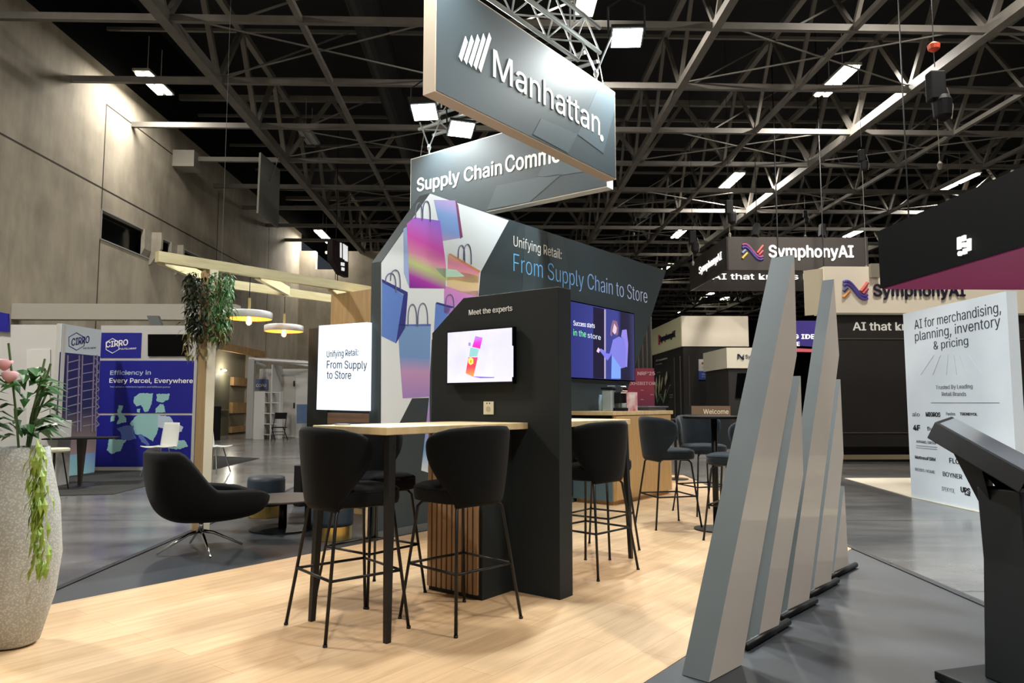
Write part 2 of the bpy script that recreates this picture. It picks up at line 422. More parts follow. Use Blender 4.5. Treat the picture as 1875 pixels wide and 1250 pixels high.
# roof steel: lower grid of chords, upper grid, web diagonals
C1, C2 = EYE + 8.17, EYE + 10.3
def member(mb, a, b, w, h):
    d = (b - a); l = d.length; d.normalize(); s = d.cross(ZV)
    s = s.normalized() if s.length > 1e-3 else Vector((1, 0, 0)); t = s.cross(d)
    mb.box((a + b) / 2, (l, w, h), tilt=(d, s, t))
TS = [-6.95, -4.1, 4.85, 7.9, 10.9, 14.0, 16.95, 19.9, 23.0, 26, 29.0]
k0, k1 = 1, 23
for t in TS:
    mb = MB(); big = t in (-6.95, 10.9, 19.9)
    w_ = 0.24 if big else (0.18 if t == 4.85 else 0.12)
    member(mb, hall(t, 0, C1), hall(t, 70, C1), w_, w_ * 1.0)
    if t != -4.1: member(mb, hall(t, 0, C2), hall(t, 70, C2), 0.16, 0.16)
    if t != -4.1:
        for k in range(k0, k1):
            s = 3.0 * k
            for ds in (-1.5, 1.5): member(mb, hall(t, s, C1), hall(t, s + ds, C2), 0.13 if big else 0.09, 0.13 if big else .09)
    o = mb.build('ceiling_truss', m_steel); struct(o, 'long steel roof truss running down the hall')
for k in range(1, 24):
    s = 3.0 * k; mb = MB()
    t0 = -10.8
    if 3.0 * k > 38: t0 = -9
    member(mb, hall(t0, s, C1), hall(34, s, C1), 0.12, 0.15)
    member(mb, hall(t0, s + 1.5, C2), hall(34, s + 1.5, C2), 0.09, 0.09)
    if k in (4, 8, 12, 16, 20):
        for i in range(14):
            t = -6.95 + 3 * i
            for dt in (-1.5, 1.5): member(mb, hall(t, s, C1), hall(t + dt, s, C2), 0.12, 0.12)
        member(mb, hall(t0, s, C2), hall(34, s, C2), 0.16, 0.18)
    else:
        for i in range(0, 14, 2):
            t = -6.95 + 3 * i + (1.5 if k % 2 else 0)
            member(mb, hall(t, s, C1), hall(t + 3, s + 1.5, C2), 0.04, 0.04)
    o = mb.build('ceiling_beam', m_steel); struct(o, 'steel roof beam crossing the hall')
# crossed wind bracing rods in the lower grid
mb = MB()
for i, t in enumerate((-6.95, 4.85, 10.9, 16.95)):
    for k in range(3, 22, 2):
        s = 3.0 * k; a = t; b_ = t + 6.0
        mb.tube(hall(a, s, C1 + .1), hall(b_, s + 3, C1 + .1), 0.022, seg=6); mb.tube(hall(b_, s, C1 + .1), hall(a, s + 3, C1 + .1), 0.022, seg=6)
struct(mb.build('ceiling_bracing', m_steel), 'thin crossed bracing rods under the roof')
# dark air duct
mb = MB(); mb.tube(hall(-3.0, 2, EYE + 9.3), hall(-3.0, 60, EYE + 9.3), 0.4, seg=20)
struct(mb.build('ceiling_duct', mat('dark_duct', (34, 34, 36), rough=0.5, metal=.4)), 'round dark air duct running under the black roof')

# ---- hall luminaires (twin tubes) ----
lumc = [0]
def luminaire(px, py, length=1.4, lit=True, label='', power=None, c=9.0, double=False, light=True):
    p = G(px, py, EYE + c)
    root = thing('ceiling_light', (p.x, p.y, p.z), label, 'ceiling light')
    b = MB(); b.box(p + ZV * 0.06, (0.46, length + .08, 0.07), u=HX); b.tube(p + ZV * .09 + HD * .4, p + ZV * 1.2 + HD * .4, .012, seg=6); b.tube(p + ZV * .09 - HD * .4, p + ZV * 1.2 - HD * .4, .012, seg=6)
    b.build('housing', mat('luminaire_grey', (150, 150, 145), rough=0.5), root)
    n = 2 if double else 1
    for j in range(n):
        off = (j - (n - 1) / 2) * length * 0.52
        L_ = length / n * 0.9
        for sx in (-1, 1):
            t = MB(); t.box(p + HX * (0.13 * sx) + HD * off, (0.14, L_, 0.05), u=HX)
            t.build('tube', m_lampW if lit else mat('unlit_tube', (170, 170, 165), rough=.5), root)
    if lit and light:
        a = area('hall_lamp_light', p - ZV * 0.06, p - ZV * 2, 0.4, power or 900, (1.0, 0.95, 0.87), size_y=length)
        a.rotation_euler = (0, 0, math.atan2(HX.y, HX.x))
    return root
luminaire(282, 154, 1.5, label='glowing twin tube light beside the concrete wall, upper left', power=260)
luminaire(1531, 150, 1.9, label='large glowing four tube light under the right roof trusses', double=True, power=900)
luminaire(1338, 333, 2.2, label='glowing four tube light left of the long diagonal truss, mid right', double=True, power=700)
luminaire(1243, 428, 2.0, label='glowing light low over the far hall, left of the dark hanging ring sign', power=500, light=False)
luminaire(594, 434, 3.0, label='glowing light cluster over the far left corner of the hall', double=True, power=450)
luminaire(1562, 428, 1.6, label='small glowing light just above the right end of the dark ring sign', power=400, light=False)
luminaire(1748, 336, 2.6, label='glowing light pair over the black and magenta canopy', double=True, power=700)
luminaire(655, 497, 2.0, label='small glowing light just left of the big slanted wall', light=False)
luminaire(565, 252, 1.3, lit=False, label='unlit pale light between the upper left trusses')
luminaire(1182, 392, 1.5, lit=False, label='unlit pale light right of the hanging sign')
luminaire(1075, 1, 1.4, label='lit light at the top edge of the view over the hanging sign', power=900)
for px, py, lab in ((1222, 489, 'thin lit tube light right of the big wall, top of the distant row'), (1297, 540, 'dim lit tube light far back under the dark hanging ring sign'), (1330, 545, 'thin long lit light far back beside the tall grey fin'), (1250, 570, 'thin lit light far back above the cream booth header')):
    luminaire(px, py, 2.4, label=lab, light=False)
# lamps of the same rows above and behind the viewer
for px_, t, s in ((0, -9.5, 8), (0, 6.5, 2), (0, 0, -4), (0, 8.5, 12)):
    p = hall(t, s, EYE + 9.0)
    root = thing('ceiling_light', p, 'twin tube light over the hall outside the view', 'ceiling light', 'hall lights outside the view')
    b = MB(); b.box(p + ZV * .06, (.46, 1.5, .07), u=HX); b.build('housing', MATS['luminaire_grey'], root)
    for sx in (-1, 1):
        tt = MB(); tt.box(p + HX * (.13 * sx), (.14, 1.4, .05), u=HX); tt.build('tube', m_lampW, root)
    a = area('hall_lamp_light', p - ZV * .06, p - ZV * 2, .4, 1300 if t < -9 else 800, (1.0, .95, .87), size_y=1.4); a.rotation_euler = (0, 0, math.atan2(HX.y, HX.x))

# ---- booth floor: slate tiles with a black edge, and the diagonal oak strip ----
La, Lb = G(90, 1083), G(341, 976); Ra, Rb = G(1253, 869), G(1775, 1095)
def xline(P, Q, y): k = (y - P.y) / (Q.y - P.y); return Vector((P.x + (Q.x - P.x) * k, y, 0))
YB = G(1253, 869).y
c0, c1, c2, c3 = xline(La, Lb, -0.8), xline(La, Lb, YB), Ra, xline(Ra, Rb, -0.8)
mb = MB(); mb.poly([c0, c3, c2, c1], ZF, -0.003); struct(mb.build('floor_tiles', m_carpet), 'dark slate tiled floor of the booth')
def edge(name, a, b, lab):
    d = (b - a).normalized(); n = Vector((-d.y, d.x, 0)); e = MB(); e.slab(a - n * .025, d, (b - a).length, n, .05, ZF, 0.004)
    for i in range(0, int((b - a).length), 1): e.lathe([(.008, .004), (.006, .007)], a + d * (i + .5), seg=8)
    struct(e.build(name, mat('black_edge_strip', (34, 34, 38), rough=.4, metal=.3)), lab)
edge('trim_11', c0, c1, 'black edge strip on the left side of the booth floor'); edge('trim_12', c3, c2, 'black edge strip on the right side of the booth floor'); edge('trim_13', c1, c2, 'black edge strip on the far side of the booth floor')
# oak strip between two lines parallel to E1
def isect(P, d, A, B):
    e = B - A; den = d.x * e.y - d.y * e.x; k = ((A.x - P.x) * e.y - (A.y - P.y) * e.x) / den; return P + d * k
PL = G(300, 1066.3); PR = G(1312, 1163)
l_far = isect(PL, E1, c1, c2); l_near = isect(PL, E1, c0, c1); r_far = isect(PR, E1, c3, c2); r_near = PR - E1 * 4.5
pts = [l_near, Vector((c0.x, c0.y, 0)), r_near, r_far, c2, c2 - HX * .9, G(1150, 899.5)]
mb = MB(); mb.poly(pts, -0.003, 0.0); struct(mb.build('floor_oak', m_oakfloor), 'light oak floor strip of the booth')

# ================= the main stand =================
WF = Fr(G(745, 977), E1)
MF = Fr(G(1025.6, 1098.7), -E2)
m_art = mat('pale_blue_print', (230, 241, 250), rough=0.6)
# --- big slanted wall ---
zt = 3.35
uL = WF.uz(697, 600)[0]
uR1, zR1 = WF.uz(1152, 705); uR0 = WF.uz(1219.5, 495.5)[0]
uRb = uR1 - (uR0 - uR1) * (zR1) / (zt - zR1)
root = thing('display_wall', WF.pt((uL + uRb) / 2, 0), 'tall dark slanted display wall printed with floating shopping bags', 'wall panel')
mb = MB(); mb.prism(WF, [(uL, 0), (uRb, 0), (uR0, zt), (WF.uz(786.5, 351.5)[0], zt), (uL, WF.uz(698, 478)[1])], -0.14, 0)
mb.build('panel', m_slate, root)
pb = MB(); pb.prism(WF, [(uL, 0.0), (uRb, 0.0), (uRb, 0.07), (uL, 0.07)], 0, 0.012); pb.build('plinth_strip', mat('grey_plinth', (92, 98, 98), rough=.5), root)
art_px = [(698, 481), (787, 354.5), (931, 403.5), (879.5, 498), (875, 548), (800, 610), (790, 622), (786, 700), (785.5, 728), (754, 729), (730, 776), (713, 820), (697, 860)]
ar = MB(); ar.prism(WF, WF.px(art_px), 0, 0.004); ar.build('printed_graphic', m_art, root)
ar = MB(); ar.prism(WF, WF.px([(786, 722), (787, 866), (771, 861)]), 0, 0.004); ar.build('printed_graphic', grad('art_strip', [(0, (226, 236, 240)), (.3, (110, 165, 225)), (.75, (190, 150, 225)), (1, (150, 190, 235))], (0, 0, 1)), root)
# pale facets
for poly in ([(961, 411), (992, 421), (976, 560), (955, 560)], [(1000, 424), (1030, 434), (1045, 520), (1010, 515)]):
    q = MB(); q.prism(WF, WF.px(poly), 0, 0.002); q.build('printed_facet', mat('slate_facet', (60, 73, 79), rough=.55), root)
g_main = grad('bag_main', [(0, (120, 40, 160)), (.16, (175, 60, 185)), (.32, (190, 210, 140)), (.46, (235, 150, 200)), (.62, (225, 90, 205)), (.8, (190, 110, 225)), (1, (140, 110, 235))], (0.12, 0, 0.9))
g_blue = grad('bag_blue', [(0, (190, 170, 225)), (.25, (130, 165, 235)), (.6, (130, 170, 235)), (1, (200, 170, 235))], (0, 0, 1))
g_blue2 = grad('bag_blue2', [(0, (170, 140, 215)), (.35, (200, 160, 210)), (.55, (120, 160, 220)), (1, (130, 170, 225))], (0, 0, 1))
g_pink = grad('bag_pink', [(0, (235, 200, 190)), (.3, (235, 215, 160)), (.5, (240, 170, 170)), (.8, (235, 150, 190)), (1, (240, 190, 140))], (0, 0, 1))
g_viol = grad('bag_violet', [(0, (170, 140, 220)), (.5, (205, 140, 225)), (1, (225, 150, 220))], (0, 0, 1))
m_b1 = mat('bag_blue_flat', (100, 140, 225), rough=.6); m_b2 = mat('bag_navy', (50, 55, 140), rough=.6); m_b3 = mat('bag_side_pale', (160, 185, 238), rough=.6)
m_cord = mat('bag_cord', (110, 120, 155), rough=.6); m_plum = mat('bag_plum', (130, 60, 110), rough=.6)
def bag(polys, handles=()):
    for k, (pl, m_) in enumerate(polys):
        q = MB(); q.prism(WF, WF.px(pl), 0.004, 0.006 + 0.0008 * k); q.build('printed_bag', m_, root)
    for h in handles:
        x0, y0, x1, y1, top = h; pts = []
        for i in range(13):
            a = math.pi * i / 12; x = (x0 + x1) / 2 - (x1 - x0) / 2 * math.cos(a) ; yb = y0 + (y1 - y0) * i / 12
            pts.append(WF.pt(*WF.uz(x, yb - (yb - top) * math.sin(a) ** 0.6), 0.009))
        q = MB(); q.path(pts, 0.006, seg=5); q.build('bag_handle', m_cord, root)
bag([([(738, 419), (744, 415), (752, 520), (749, 527), (739, 500)], m_b3), ([(744, 410), (757, 398), (805, 404), (816, 488), (815, 528), (749, 527)], g_main)], [(760, 400, 772, 404, 372), (773, 402, 787, 406, 368)])
bag([([(794, 366), (833, 367), (845, 435), (810, 441)], g_blue), ([(833, 367), (838, 375), (846.5, 434), (842, 437)], m_plum)])
bag([([(820, 467), (877, 498), (875, 542), (845, 536), (818, 524)], g_pink), ([(820, 465), (824, 464), (879, 496), (877, 500)], mat('bag_orange', (225, 150, 110), rough=.6))], [(838, 473, 850, 480, 449), (848, 476, 862, 484, 447)])
bag([([(752, 482), (778, 487), (815, 494), (855, 500), (875, 506), (876, 516), (862, 518), (830, 512), (800, 514), (768, 504), (752, 499)], mat('ribbon_yellow', (222, 222, 150), rough=.6)), ([(795, 490), (835, 494), (850, 506), (812, 508)], mat('ribbon_mint', (190, 232, 215), rough=.6))])
bag([([(813, 523), (846, 534), (875, 532), (874, 546), (830, 580), (812, 572)], g_viol)])
bag([([(797, 556), (826, 561), (814, 590), (794, 606)], m_b1), ([(797, 556), (799, 553), (832, 562), (826, 564)], m_b2)], [(815, 560, 830, 566, 539)])
bag([([(698.6, 514), (738, 540), (729, 601), (724, 628), (698, 615)], m_b1), ([(738, 540), (746, 537), (741, 600), (724, 629)], m_b2), ([(698.6, 511), (746, 535), (743, 541), (698.6, 516)], m_b2)], [(705, 518, 724, 536, 500), (714, 514, 732, 530, 494)])
bag([([(728, 597), (788, 596), (787, 650), (786, 726), (737, 729), (731, 650)], g_blue2), ([(728, 597), (729, 594), (788, 593), (788, 597)], mat('bag_blue_rim', (90, 120, 200), rough=.6))], [(746, 597, 762, 597, 557), (764, 597, 782, 597, 555)])
# headline
text(WF, 'Unifying Retail:', (940, 450.2), (1028, 474.5), 19, m_letter, root, weight=-0.003)
g_head = grad('headline_gradient', [(0, (105, 185, 240)), (.5, (130, 175, 235)), (1, (205, 205, 240))], (1, 0, 0), emit=0.15)
text(WF, 'From Supply Chain to Store', (940, 496.5), (1185, 555), 33.5, g_head, root, weight=-0.012)
# left end cap is the slab's own edge; small steel foot post beside it
fp = MB(); fp.tube(WF.pt(uL - .05, 0, -.1), WF.pt(uL - .05, 0.55, -.1), .018); fp.build('foot_post', m_chrome, root)

# wall screen with the shopper scene
SCN = thing('wall_screen', WF.pt(2.6, 1.4, .02), 'large video screen on the slanted wall showing a shopper in denim', 'screen')
ua, za = WF.uz(1154.9, 575.6); ub, zb = WF.uz(1154.2, 696.7)
u0s = ua - (za - zb) * 16 / 9
q = MB(); q.prism(WF, [(u0s - .015, zb - .015), (ua + .015, zb - .015), (ua + .015, za + .015), (u0s - .015, za + .015)], 0.0, 0.05); q.build('bezel', m_blackglass, SCN)
def scr(pl, m_, k=0, nm='screen_picture'):
    q = MB(); q.prism(WF, pl, 0.05, 0.0515 + 0.0006 * k); q.build(nm, m_, SCN)
scr([(u0s, zb), (ua, zb), (ua, za), (u0s, za)], grad('screen_blue', [(0, (36, 42, 110)), (.72, (52, 58, 130)), (.78, (24, 22, 50)), (.9, (28, 26, 56)), (1, (50, 52, 96))], (1, 0, 0), emit=0.8))
def pxs(l): return WF.px(l, 0.05)
me_ = lambda n, c, e=.9: mat(n, c, emit=e, rough=.4)
scr(pxs([(1086, 561.5), (1106, 565.6), (1106, 693), (1086, 692)]), me_('scr_dark', (22, 18, 44)), 1)
scr(pxs([(1106, 566), (1109, 566.5), (1109, 693), (1106, 693)]), me_('scr_pale', (150, 140, 175)), 2)
scr(pxs([(1112, 660), (1118, 640), (1122, 622), (1133, 616), (1143, 620), (1146, 640), (1145, 672), (1134, 675), (1122, 672), (1120, 648), (1110, 650), (1100, 645), (1096, 640), (1100, 638), (1108, 643)]), me_('scr_denim', (112, 112, 200)), 3)
scr(pxs([(1120, 650), (1136, 672), (1136, 693), (1119, 693)]), me_('scr_jeans', (110, 145, 215)), 4)
scr(pxs([(1120, 594), (1124, 588), (1129, 592), (1130, 606), (1125, 612), (1121, 606)]), me_('scr_skin', (200, 175, 200)), 5)
scr(pxs([(1117, 612), (1119, 596), (1122, 586), (1129, 588), (1132, 600), (1131, 612), (1127, 614), (1129, 600), (1124, 592), (1121, 606), (1120, 616)]), me_('scr_hair', (120, 90, 110)), 6)
scr(pxs([(1092, 643), (1095, 636), (1098, 640), (1096, 646)]), me_('scr_skin', (200, 175, 200)), 6)
scr(pxs([(1139, 604), (1147, 603), (1150, 630), (1148, 672), (1140, 668), (1145, 640), (1143, 622), (1137, 616)]), me_('scr_shirt', (130, 120, 205)), 2)
text(WF, 'Success starts', (1050, 595.5), (1089, 600.5), 9, me_('scr_white', (235, 235, 245), 1.0), SCN, weight=-.004, n=.052, depth=.001)
text(WF, 'in the', (1050, 614), (1073, 617.3), 11.5, me_('scr_green', (120, 215, 150), 1.0), SCN, weight=-.004, n=.052, depth=.001)
text(WF, 'store', (1076, 617.8), (1100, 622.4), 9.5, me_('scr_lilac', (200, 210, 225), 1.0), SCN, weight=-.004, n=.052, depth=.001)

# --- low experts wall ---
uM0 = MF.uz(790.4, 700)[0]
root = thing('partition_wall', MF.pt(uM0 / 2, 0, -.07), 'black chamfered partition carrying the small monitor and Meet the experts', 'partition')
TM = (G(1050.5, 1090) - G(1025.6, 1098.7)).dot(E1)
mb = MB(); mb.prism(MF, [(uM0, 0), (0, 0), (0, 1.98), (-0.821, 1.98), (uM0, 1.745)], -TM, 0)
mb.build('panel', m_dark, root, bevel=0.003)
text(MF, 'Meet the experts', (859, 577), (938.2, 568.6), 9.6, m_letter, root, weight=0.012)
mo = thing('monitor', MF.pt(-.63, 1.38, .03), 'small flat monitor on the black partition showing a bright toy block scene', 'monitor')
x0, z0 = -0.924, 1.372; x1, z1 = -0.341, 1.731
q = MB(); q.prism(MF, [(x0 - .008, z0 - .014), (x1 + .008, z0 - .014), (x1 + .008, z1 + .008), (x0 - .008, z1 + .008)], 0.012, 0.05); q.build('bezel', m_blackglass, mo)
q = MB(); q.prism(MF, [(x0 + .1, z0 + .08), (x1 - .1, z0 + .08), (x1 - .1, z1 - .08), (x0 + .1, z1 - .08)], 0.0, 0.012); q.build('mount', m_black, mo)
def mscr(pl, m_, k=0):
    q = MB(); q.prism(MF, pl, 0.05, 0.0512 + 0.0005 * k); q.build('screen_picture', m_, mo)
def mpx(l): return MF.px(l, 0.05)
mscr([(x0, z0), (x1, z0), (x1, z1), (x0, z1)], mat('monitor_pale', (208, 208, 226), emit=1.0, noise=(190, 192, 218), nscale=6, rough=.4))
mscr(mpx([(903, 648), (905, 630), (940, 633), (940, 690), (903, 690)]), me_('mon_wall', (196, 198, 216), 1.0), 1)
mscr(mpx([(871, 615), (884, 618), (879, 638), (865, 635)]), grad('mon_magenta', [(0, (220, 30, 150)), (.5, (200, 50, 200)), (1, (160, 130, 235))], (0, 0, 1), emit=1.0), 2)
mscr(mpx([(862, 636), (877, 639), (874, 652), (859, 653)]), me_('mon_teal', (130, 185, 190), 1.0), 2)
mscr(mpx([(858, 654), (875, 654), (867, 690), (853, 683)]), grad('mon_red', [(0, (240, 150, 80)), (.5, (225, 60, 80)), (1, (230, 60, 110))], (0, 0, 1), emit=1.0), 2)
mscr(mpx([(858, 657), (862, 654), (867, 657), (867, 665), (862, 668), (858, 664)]), me_('mon_yellow', (245, 220, 90), 1.1), 3)
mscr(mpx([(861.5, 659), (863.5, 659), (863.5, 664), (861.5, 664)]), me_('mon_red2', (190, 110, 40), 1.0), 4)
mscr(mpx([(866, 689), (905, 690), (905, 691.5), (880, 692)]), me_('mon_violet', (110, 90, 215), 1.0), 3)
mscr(mpx([(858, 627), (862, 627), (862, 633), (858, 633)]), me_('mon_grey', (140, 130, 190), 1.0), 3)
so = thing('wall_socket', MF.pt(-.62, 1.12, .005), 'small cream wall socket on the black partition above the table', 'socket')
a = MF.uz(886.4, 758.5); b_ = MF.uz(904.6, 734.8)
q = MB(); q.prism(MF, [(a[0], a[1]), (b_[0], a[1]), (b_[0], b_[1]), (a[0], b_[1])], 0, .008); q.build('plate', mat('cream_plastic', (225, 220, 200), rough=.35), so, bevel=.002)
cu = (a[0] + b_[0]) / 2; cz = (a[1] + b_[1]) / 2
q = MB(); q.prism(MF, [(cu + .02 * math.cos(t * math.pi / 8), cz - .008 + .02 * math.sin(t * math.pi / 8)) for t in range(16)], .008, .0095); q.build('outlet', mat('socket_grey', (190, 182, 160), rough=.4), so)
for du in (-.012, .012):
    q = MB(); q.prism(MF, [(cu + du - .004, cz + .028), (cu + du + .004, cz + .028), (cu + du + .004, cz + .036), (cu + du - .004, cz + .036)], .008, .0095); q.build('port', m_black, so)

# --- slatted column under the table ---
cc = G(879.5, 1100.5); SF = Fr(cc, -E2)
uc0 = SF.uz(783, 950)[0]
dist = (cc - MF.P).dot(MF.n)
col = thing('slatted_column', SF.pt(uc0 / 2, 0, -dist / 2), 'black box column faced with vertical oak slats under the near bar table', 'column')
q = MB(); q.prism(SF, [(uc0, 0), (0, 0), (0, 1.055), (uc0, 1.055)], -dist + .003, -.018); q.build('core', m_dark, col)
ns = 10; pitch = -uc0 / ns * 0.97
m_slat = mat('oak_slat', (168, 136, 102), rough=.6, noise=(142, 110, 80), nscale=6, stretch=(6, 6, .5))
for i in range(ns):
    s = MB(); x = uc0 + i * pitch; s.prism(SF, [(x, 0.03), (x + pitch * .72, 0.03), (x + pitch * .72, 1.055), (x, 1.055)], -.018, 0); s.build('slat', m_slat, col)

# --- the two bar tables ---
m_oak = mat('oak_top', (222, 200, 158), rough=.42, noise=(202, 176, 132), nscale=3, stretch=(1, 6, 1))
TH, TL, TW, TT = 1.10, 1.25, 0.62, 0.042
Cn = G(967.7, 1086.8)
def bar_table(corner, du, label):
    r_ = thing('bar_table', corner + du * TL / 2 + E2 * TW / 2, label, 'table', 'oak bar tables')
    t = MB(); t.slab(corner, du, TL, E2, TW, TH - TT, TH); t.build('table_top', m_oak, r_, bevel=.004)
    for w_ in (0.0, TW):
        p = corner + du * TL + E2 * w_; s = -1 if w_ == 0 else 1
        l = MB(); top = p - du * .03 - E2 * (s * .03); bot = p - du * .01 - E2 * (s * .0)
        for (c, wd) in (((0, 0), 1),):
            vs = []
            for P_, k in ((top, 1.0), (bot, .62)):
                z = TH - TT if P_ is top else 0
                q_ = P_ + ZV * z
                vs += [q_ - E2 * .022 * k, q_ + E2 * .022 * k, q_ + E2 * .022 * k - du * .05 * k, q_ - E2 * .022 * k - du * .05 * k]
            l.add(vs, [(0, 1, 2, 3), (4, 5, 6, 7), (0, 1, 5, 4), (1, 2, 6, 5), (2, 3, 7, 6), (3, 0, 4, 7)])
        l.build('leg', m_blackmetal, r_)
    return r_
tb = bar_table(Cn, -E1, 'near oak bar table with black legs left of the black partition')
cl = MB(); p = Cn - E1 * (TL - .06) + E2 * .045
cl.box(p + ZV * .98, (.03, .05, .09), u=E1); cl.path([p + ZV * 1.03 - E2 * .02, p + ZV * 1.0 - E2 * .035, p + ZV * .93 - E2 * .03, p + ZV * .9], .006); cl.build('cable_clip', m_black, tb)
gr = MB(); p = Cn - E1 * (TL - .12) + E2 * (TW - .12); gr.lathe([(.045, 0), (.045, .006), (.03, .008)], p + ZV * TH, seg=20)
gr.build('cable_grommet', mat('grey_plastic', (130, 130, 128), rough=.4), tb)
Cb = Cn + E1 * TM
bar_table(Cb, E1, 'second oak bar table with black legs right of the black partition')

# --- stools ---
def make_stool(fabric, label, group):
    r_ = thing('bar_stool', (0, 0, 0), label, 'bar stool', group)
    # facing +X ; seat
    q = MB()
    def seat(u, v):
        a = u * 2 * math.pi; ex = 0.62
        cx = math.copysign(abs(math.cos(a)) ** ex, math.cos(a)); sy = math.copysign(abs(math.sin(a)) ** ex, math.sin(a))
        prof = [(0.0, .665), (.80, .665), (.97, .675), (1.0, .70), (1.0, .735), (.96, .758), (.8, .772), (.4, .78), (0.0, .782)]
        k = v * (len(prof) - 1); i = min(int(k), len(prof) - 2); f = k - i
        rr = prof[i][0] * (1 - f) + prof[i + 1][0] * f; z = prof[i][1] * (1 - f) + prof[i + 1][1] * f
        return Vector((.03 + .225 * rr * cx, .225 * rr * sy, z))
    q.grid(seat, 36, 17, closed_u=True); q.build('seat', fabric, r_, smooth=True)
    sm = MB()
    ring = []
    for i in range(25):
        a = i / 24 * 2 * math.pi; ring.append(seat(i / 24 if i < 24 else 0, 0.56) + Vector((0, 0, 0)))
    sm.path(ring, .005, seg=6); sm.build('seat_piping', fabric, r_, smooth=True)
    # wrapped back with bulging shoulders
    q = MB()
    def back_fn(side):
        def f(u, v):
            # v: height 0..1 ; u: -1..1 across
            s = u * 2 - 1
            z = .66 + v * .44
            hw = 0.80 + 0.68 * math.sin(min(1, v / .72) * math.pi / 2) ** 1.6
            if v > .74: hw *= math.sqrt(max(0.0, 1 - ((v - .74) / .27) ** 2.6)) * .55 + .45
            a = s * hw
            rad = .235 + .045 * v
            rx = rad * 1.02; off = side
            th = .021 + .006 * math.sin(v * math.pi)
            edge = max(0.0, 1 - abs(s) ** 10) * min(1, (1 - v) * 14 + .02) * min(1, v * 12 + .05)
            rr = rad + off * th * (edge ** .5 if edge > 0 else 0)
            return Vector((-rr * math.cos(a) * 1.0 + .02, rr * math.sin(a) * 1.0, z - (0.015 * abs(s) ** 2)))
        return f
    n_u, n_v = 33, 19
    q.grid(back_fn(1), n_u, n_v); b0 = len(q.v)
    q.grid(back_fn(-1), n_u, n_v)
    bd = [(0, j) for j in range(n_v)] + [(i, n_v - 1) for i in range(1, n_u)] + [(n_u - 1, j) for j in range(n_v - 2, -1, -1)] + [(i, 0) for i in range(n_u - 2, 0, -1)]
    idx = [j * n_u + i for i, j in bd]
    for k in range(len(idx)):
        a, b2 = idx[k], idx[(k + 1) % len(idx)]; q.f.append([a, b2, b2 + b0, a + b0]); q.m.append(0)
    q.build('backrest', fabric, r_, smooth=True)
    # legs
    S = .245; tp = .17
    feet = [Vector((sx * S, sy * S, 0)) for sx, sy in ((-1, -1), (-1, 1), (1, 1), (1, -1))]
    tops = [Vector((sx * tp + .01, sy * tp, .655)) for sx, sy in ((-1, -1), (-1, 1), (1, 1), (1, -1))]
    ft = []
    for f_, t_ in zip(feet, tops):
        l = MB(); inn = Vector((t_.x * .6, t_.y * .6, .662)); k1_ = t_ + (f_ - t_) * .03
        l.path([inn, Vector((t_.x * .9, t_.y * .9, .662)), k1_, f_ + ZV * .004], .0095, seg=8); l.lathe([(.012, 0), (.012, .012)], f_, seg=10)
        l.build('leg', m_blackmetal, r_, smooth=True); ft.append(f_ + (t_ - f_) * (.31 / .655))
    for i in range(4):
        g_ = MB(); g_.tube(ft[i], ft[(i + 1) % 4], .008, seg=8); g_.build('footrest', m_blackmetal, r_, smooth=True)
    return r_
m_fab_black = mat('black_fabric', (11, 12, 14), rough=.85, noise=(7, 8, 10), nscale=25, sheen=.04, spec=.15)
m_fab_teal = mat('dark_teal_velvet', (22, 33, 42), rough=.8, noise=(13, 20, 27), nscale=7, sheen=.15, spec=.2)
def ang(v): return math.atan2(v.y, v.x)
def place(st, pts_, face, lab=None):
    c = sum(pts_, Vector((0, 0, 0))) / len(pts_); st.location = (c.x, c.y, 0); st.rotation_euler = (0, 0, ang(face))
    if lab: st['label'] = lab
stA = make_stool(m_fab_black, 'black upholstered bar stool at the left end of the near bar table', 'black bar stools')
A, B_, C_ = G(514, 1150.5), G(612, 1178), G(753.8, 1143)
place(stA, [A, C_], (C_ - B_).normalized() * .6 + (G(656, 1124) - A).normalized() * .6)
P1, P2, P3 = G(739, 1134), G(846, 1171), G(946, 1130)
s2 = copy_tree(stA); f2 = (P1 - P2).normalized(); place(s2, [P1, P3], f2, 'black upholstered bar stool on the near side of the near bar table, before the slats')
s3 = copy_tree(stA); place(s3, [G(575, 1091), G(781.5, 1084)], -E2, 'black upholstered bar stool on the far side of the near bar table')
Q2, Q3, Q1 = G(1112.8, 1064), G(1167, 1041.6), G(1056.8, 1025)
s4 = copy_tree(stA); c4 = (Q2 + (Q3 + (Q1 - Q3))) / 2; place(s4, [Q2, Q1], f2 * .8 + E2 * .2, 'black upholstered bar stool on the near side of the second bar table')
F1_, F2_, F3_ = G(1117, 1027), G(1171, 1007), G(1079, 993)
s5 = copy_tree(stA); place(s5, [F1_, F3_], -E2, 'black upholstered bar stool on the far side of the second bar table')
stT = make_stool(m_fab_teal, 'dark teal velvet stool left of the small round high table', 'teal velvet bar stools')
T = [G(1186.5, 961), G(1202.5, 978.4), G(1233, 947), G(1268, 962.7)]
place(stT, T, Vector((1, .25, 0)))
s7 = copy_tree(stT); place(s7, [G(1288, 938)], Vector((.35, -1, 0)), 'dark teal velvet stool behind the small round high table')
s8 = copy_tree(stT); place(s8, [G(1352, 986)], Vector((-1, .62, 0)), 'dark teal velvet stool right of the round high table, half behind the tall fin')
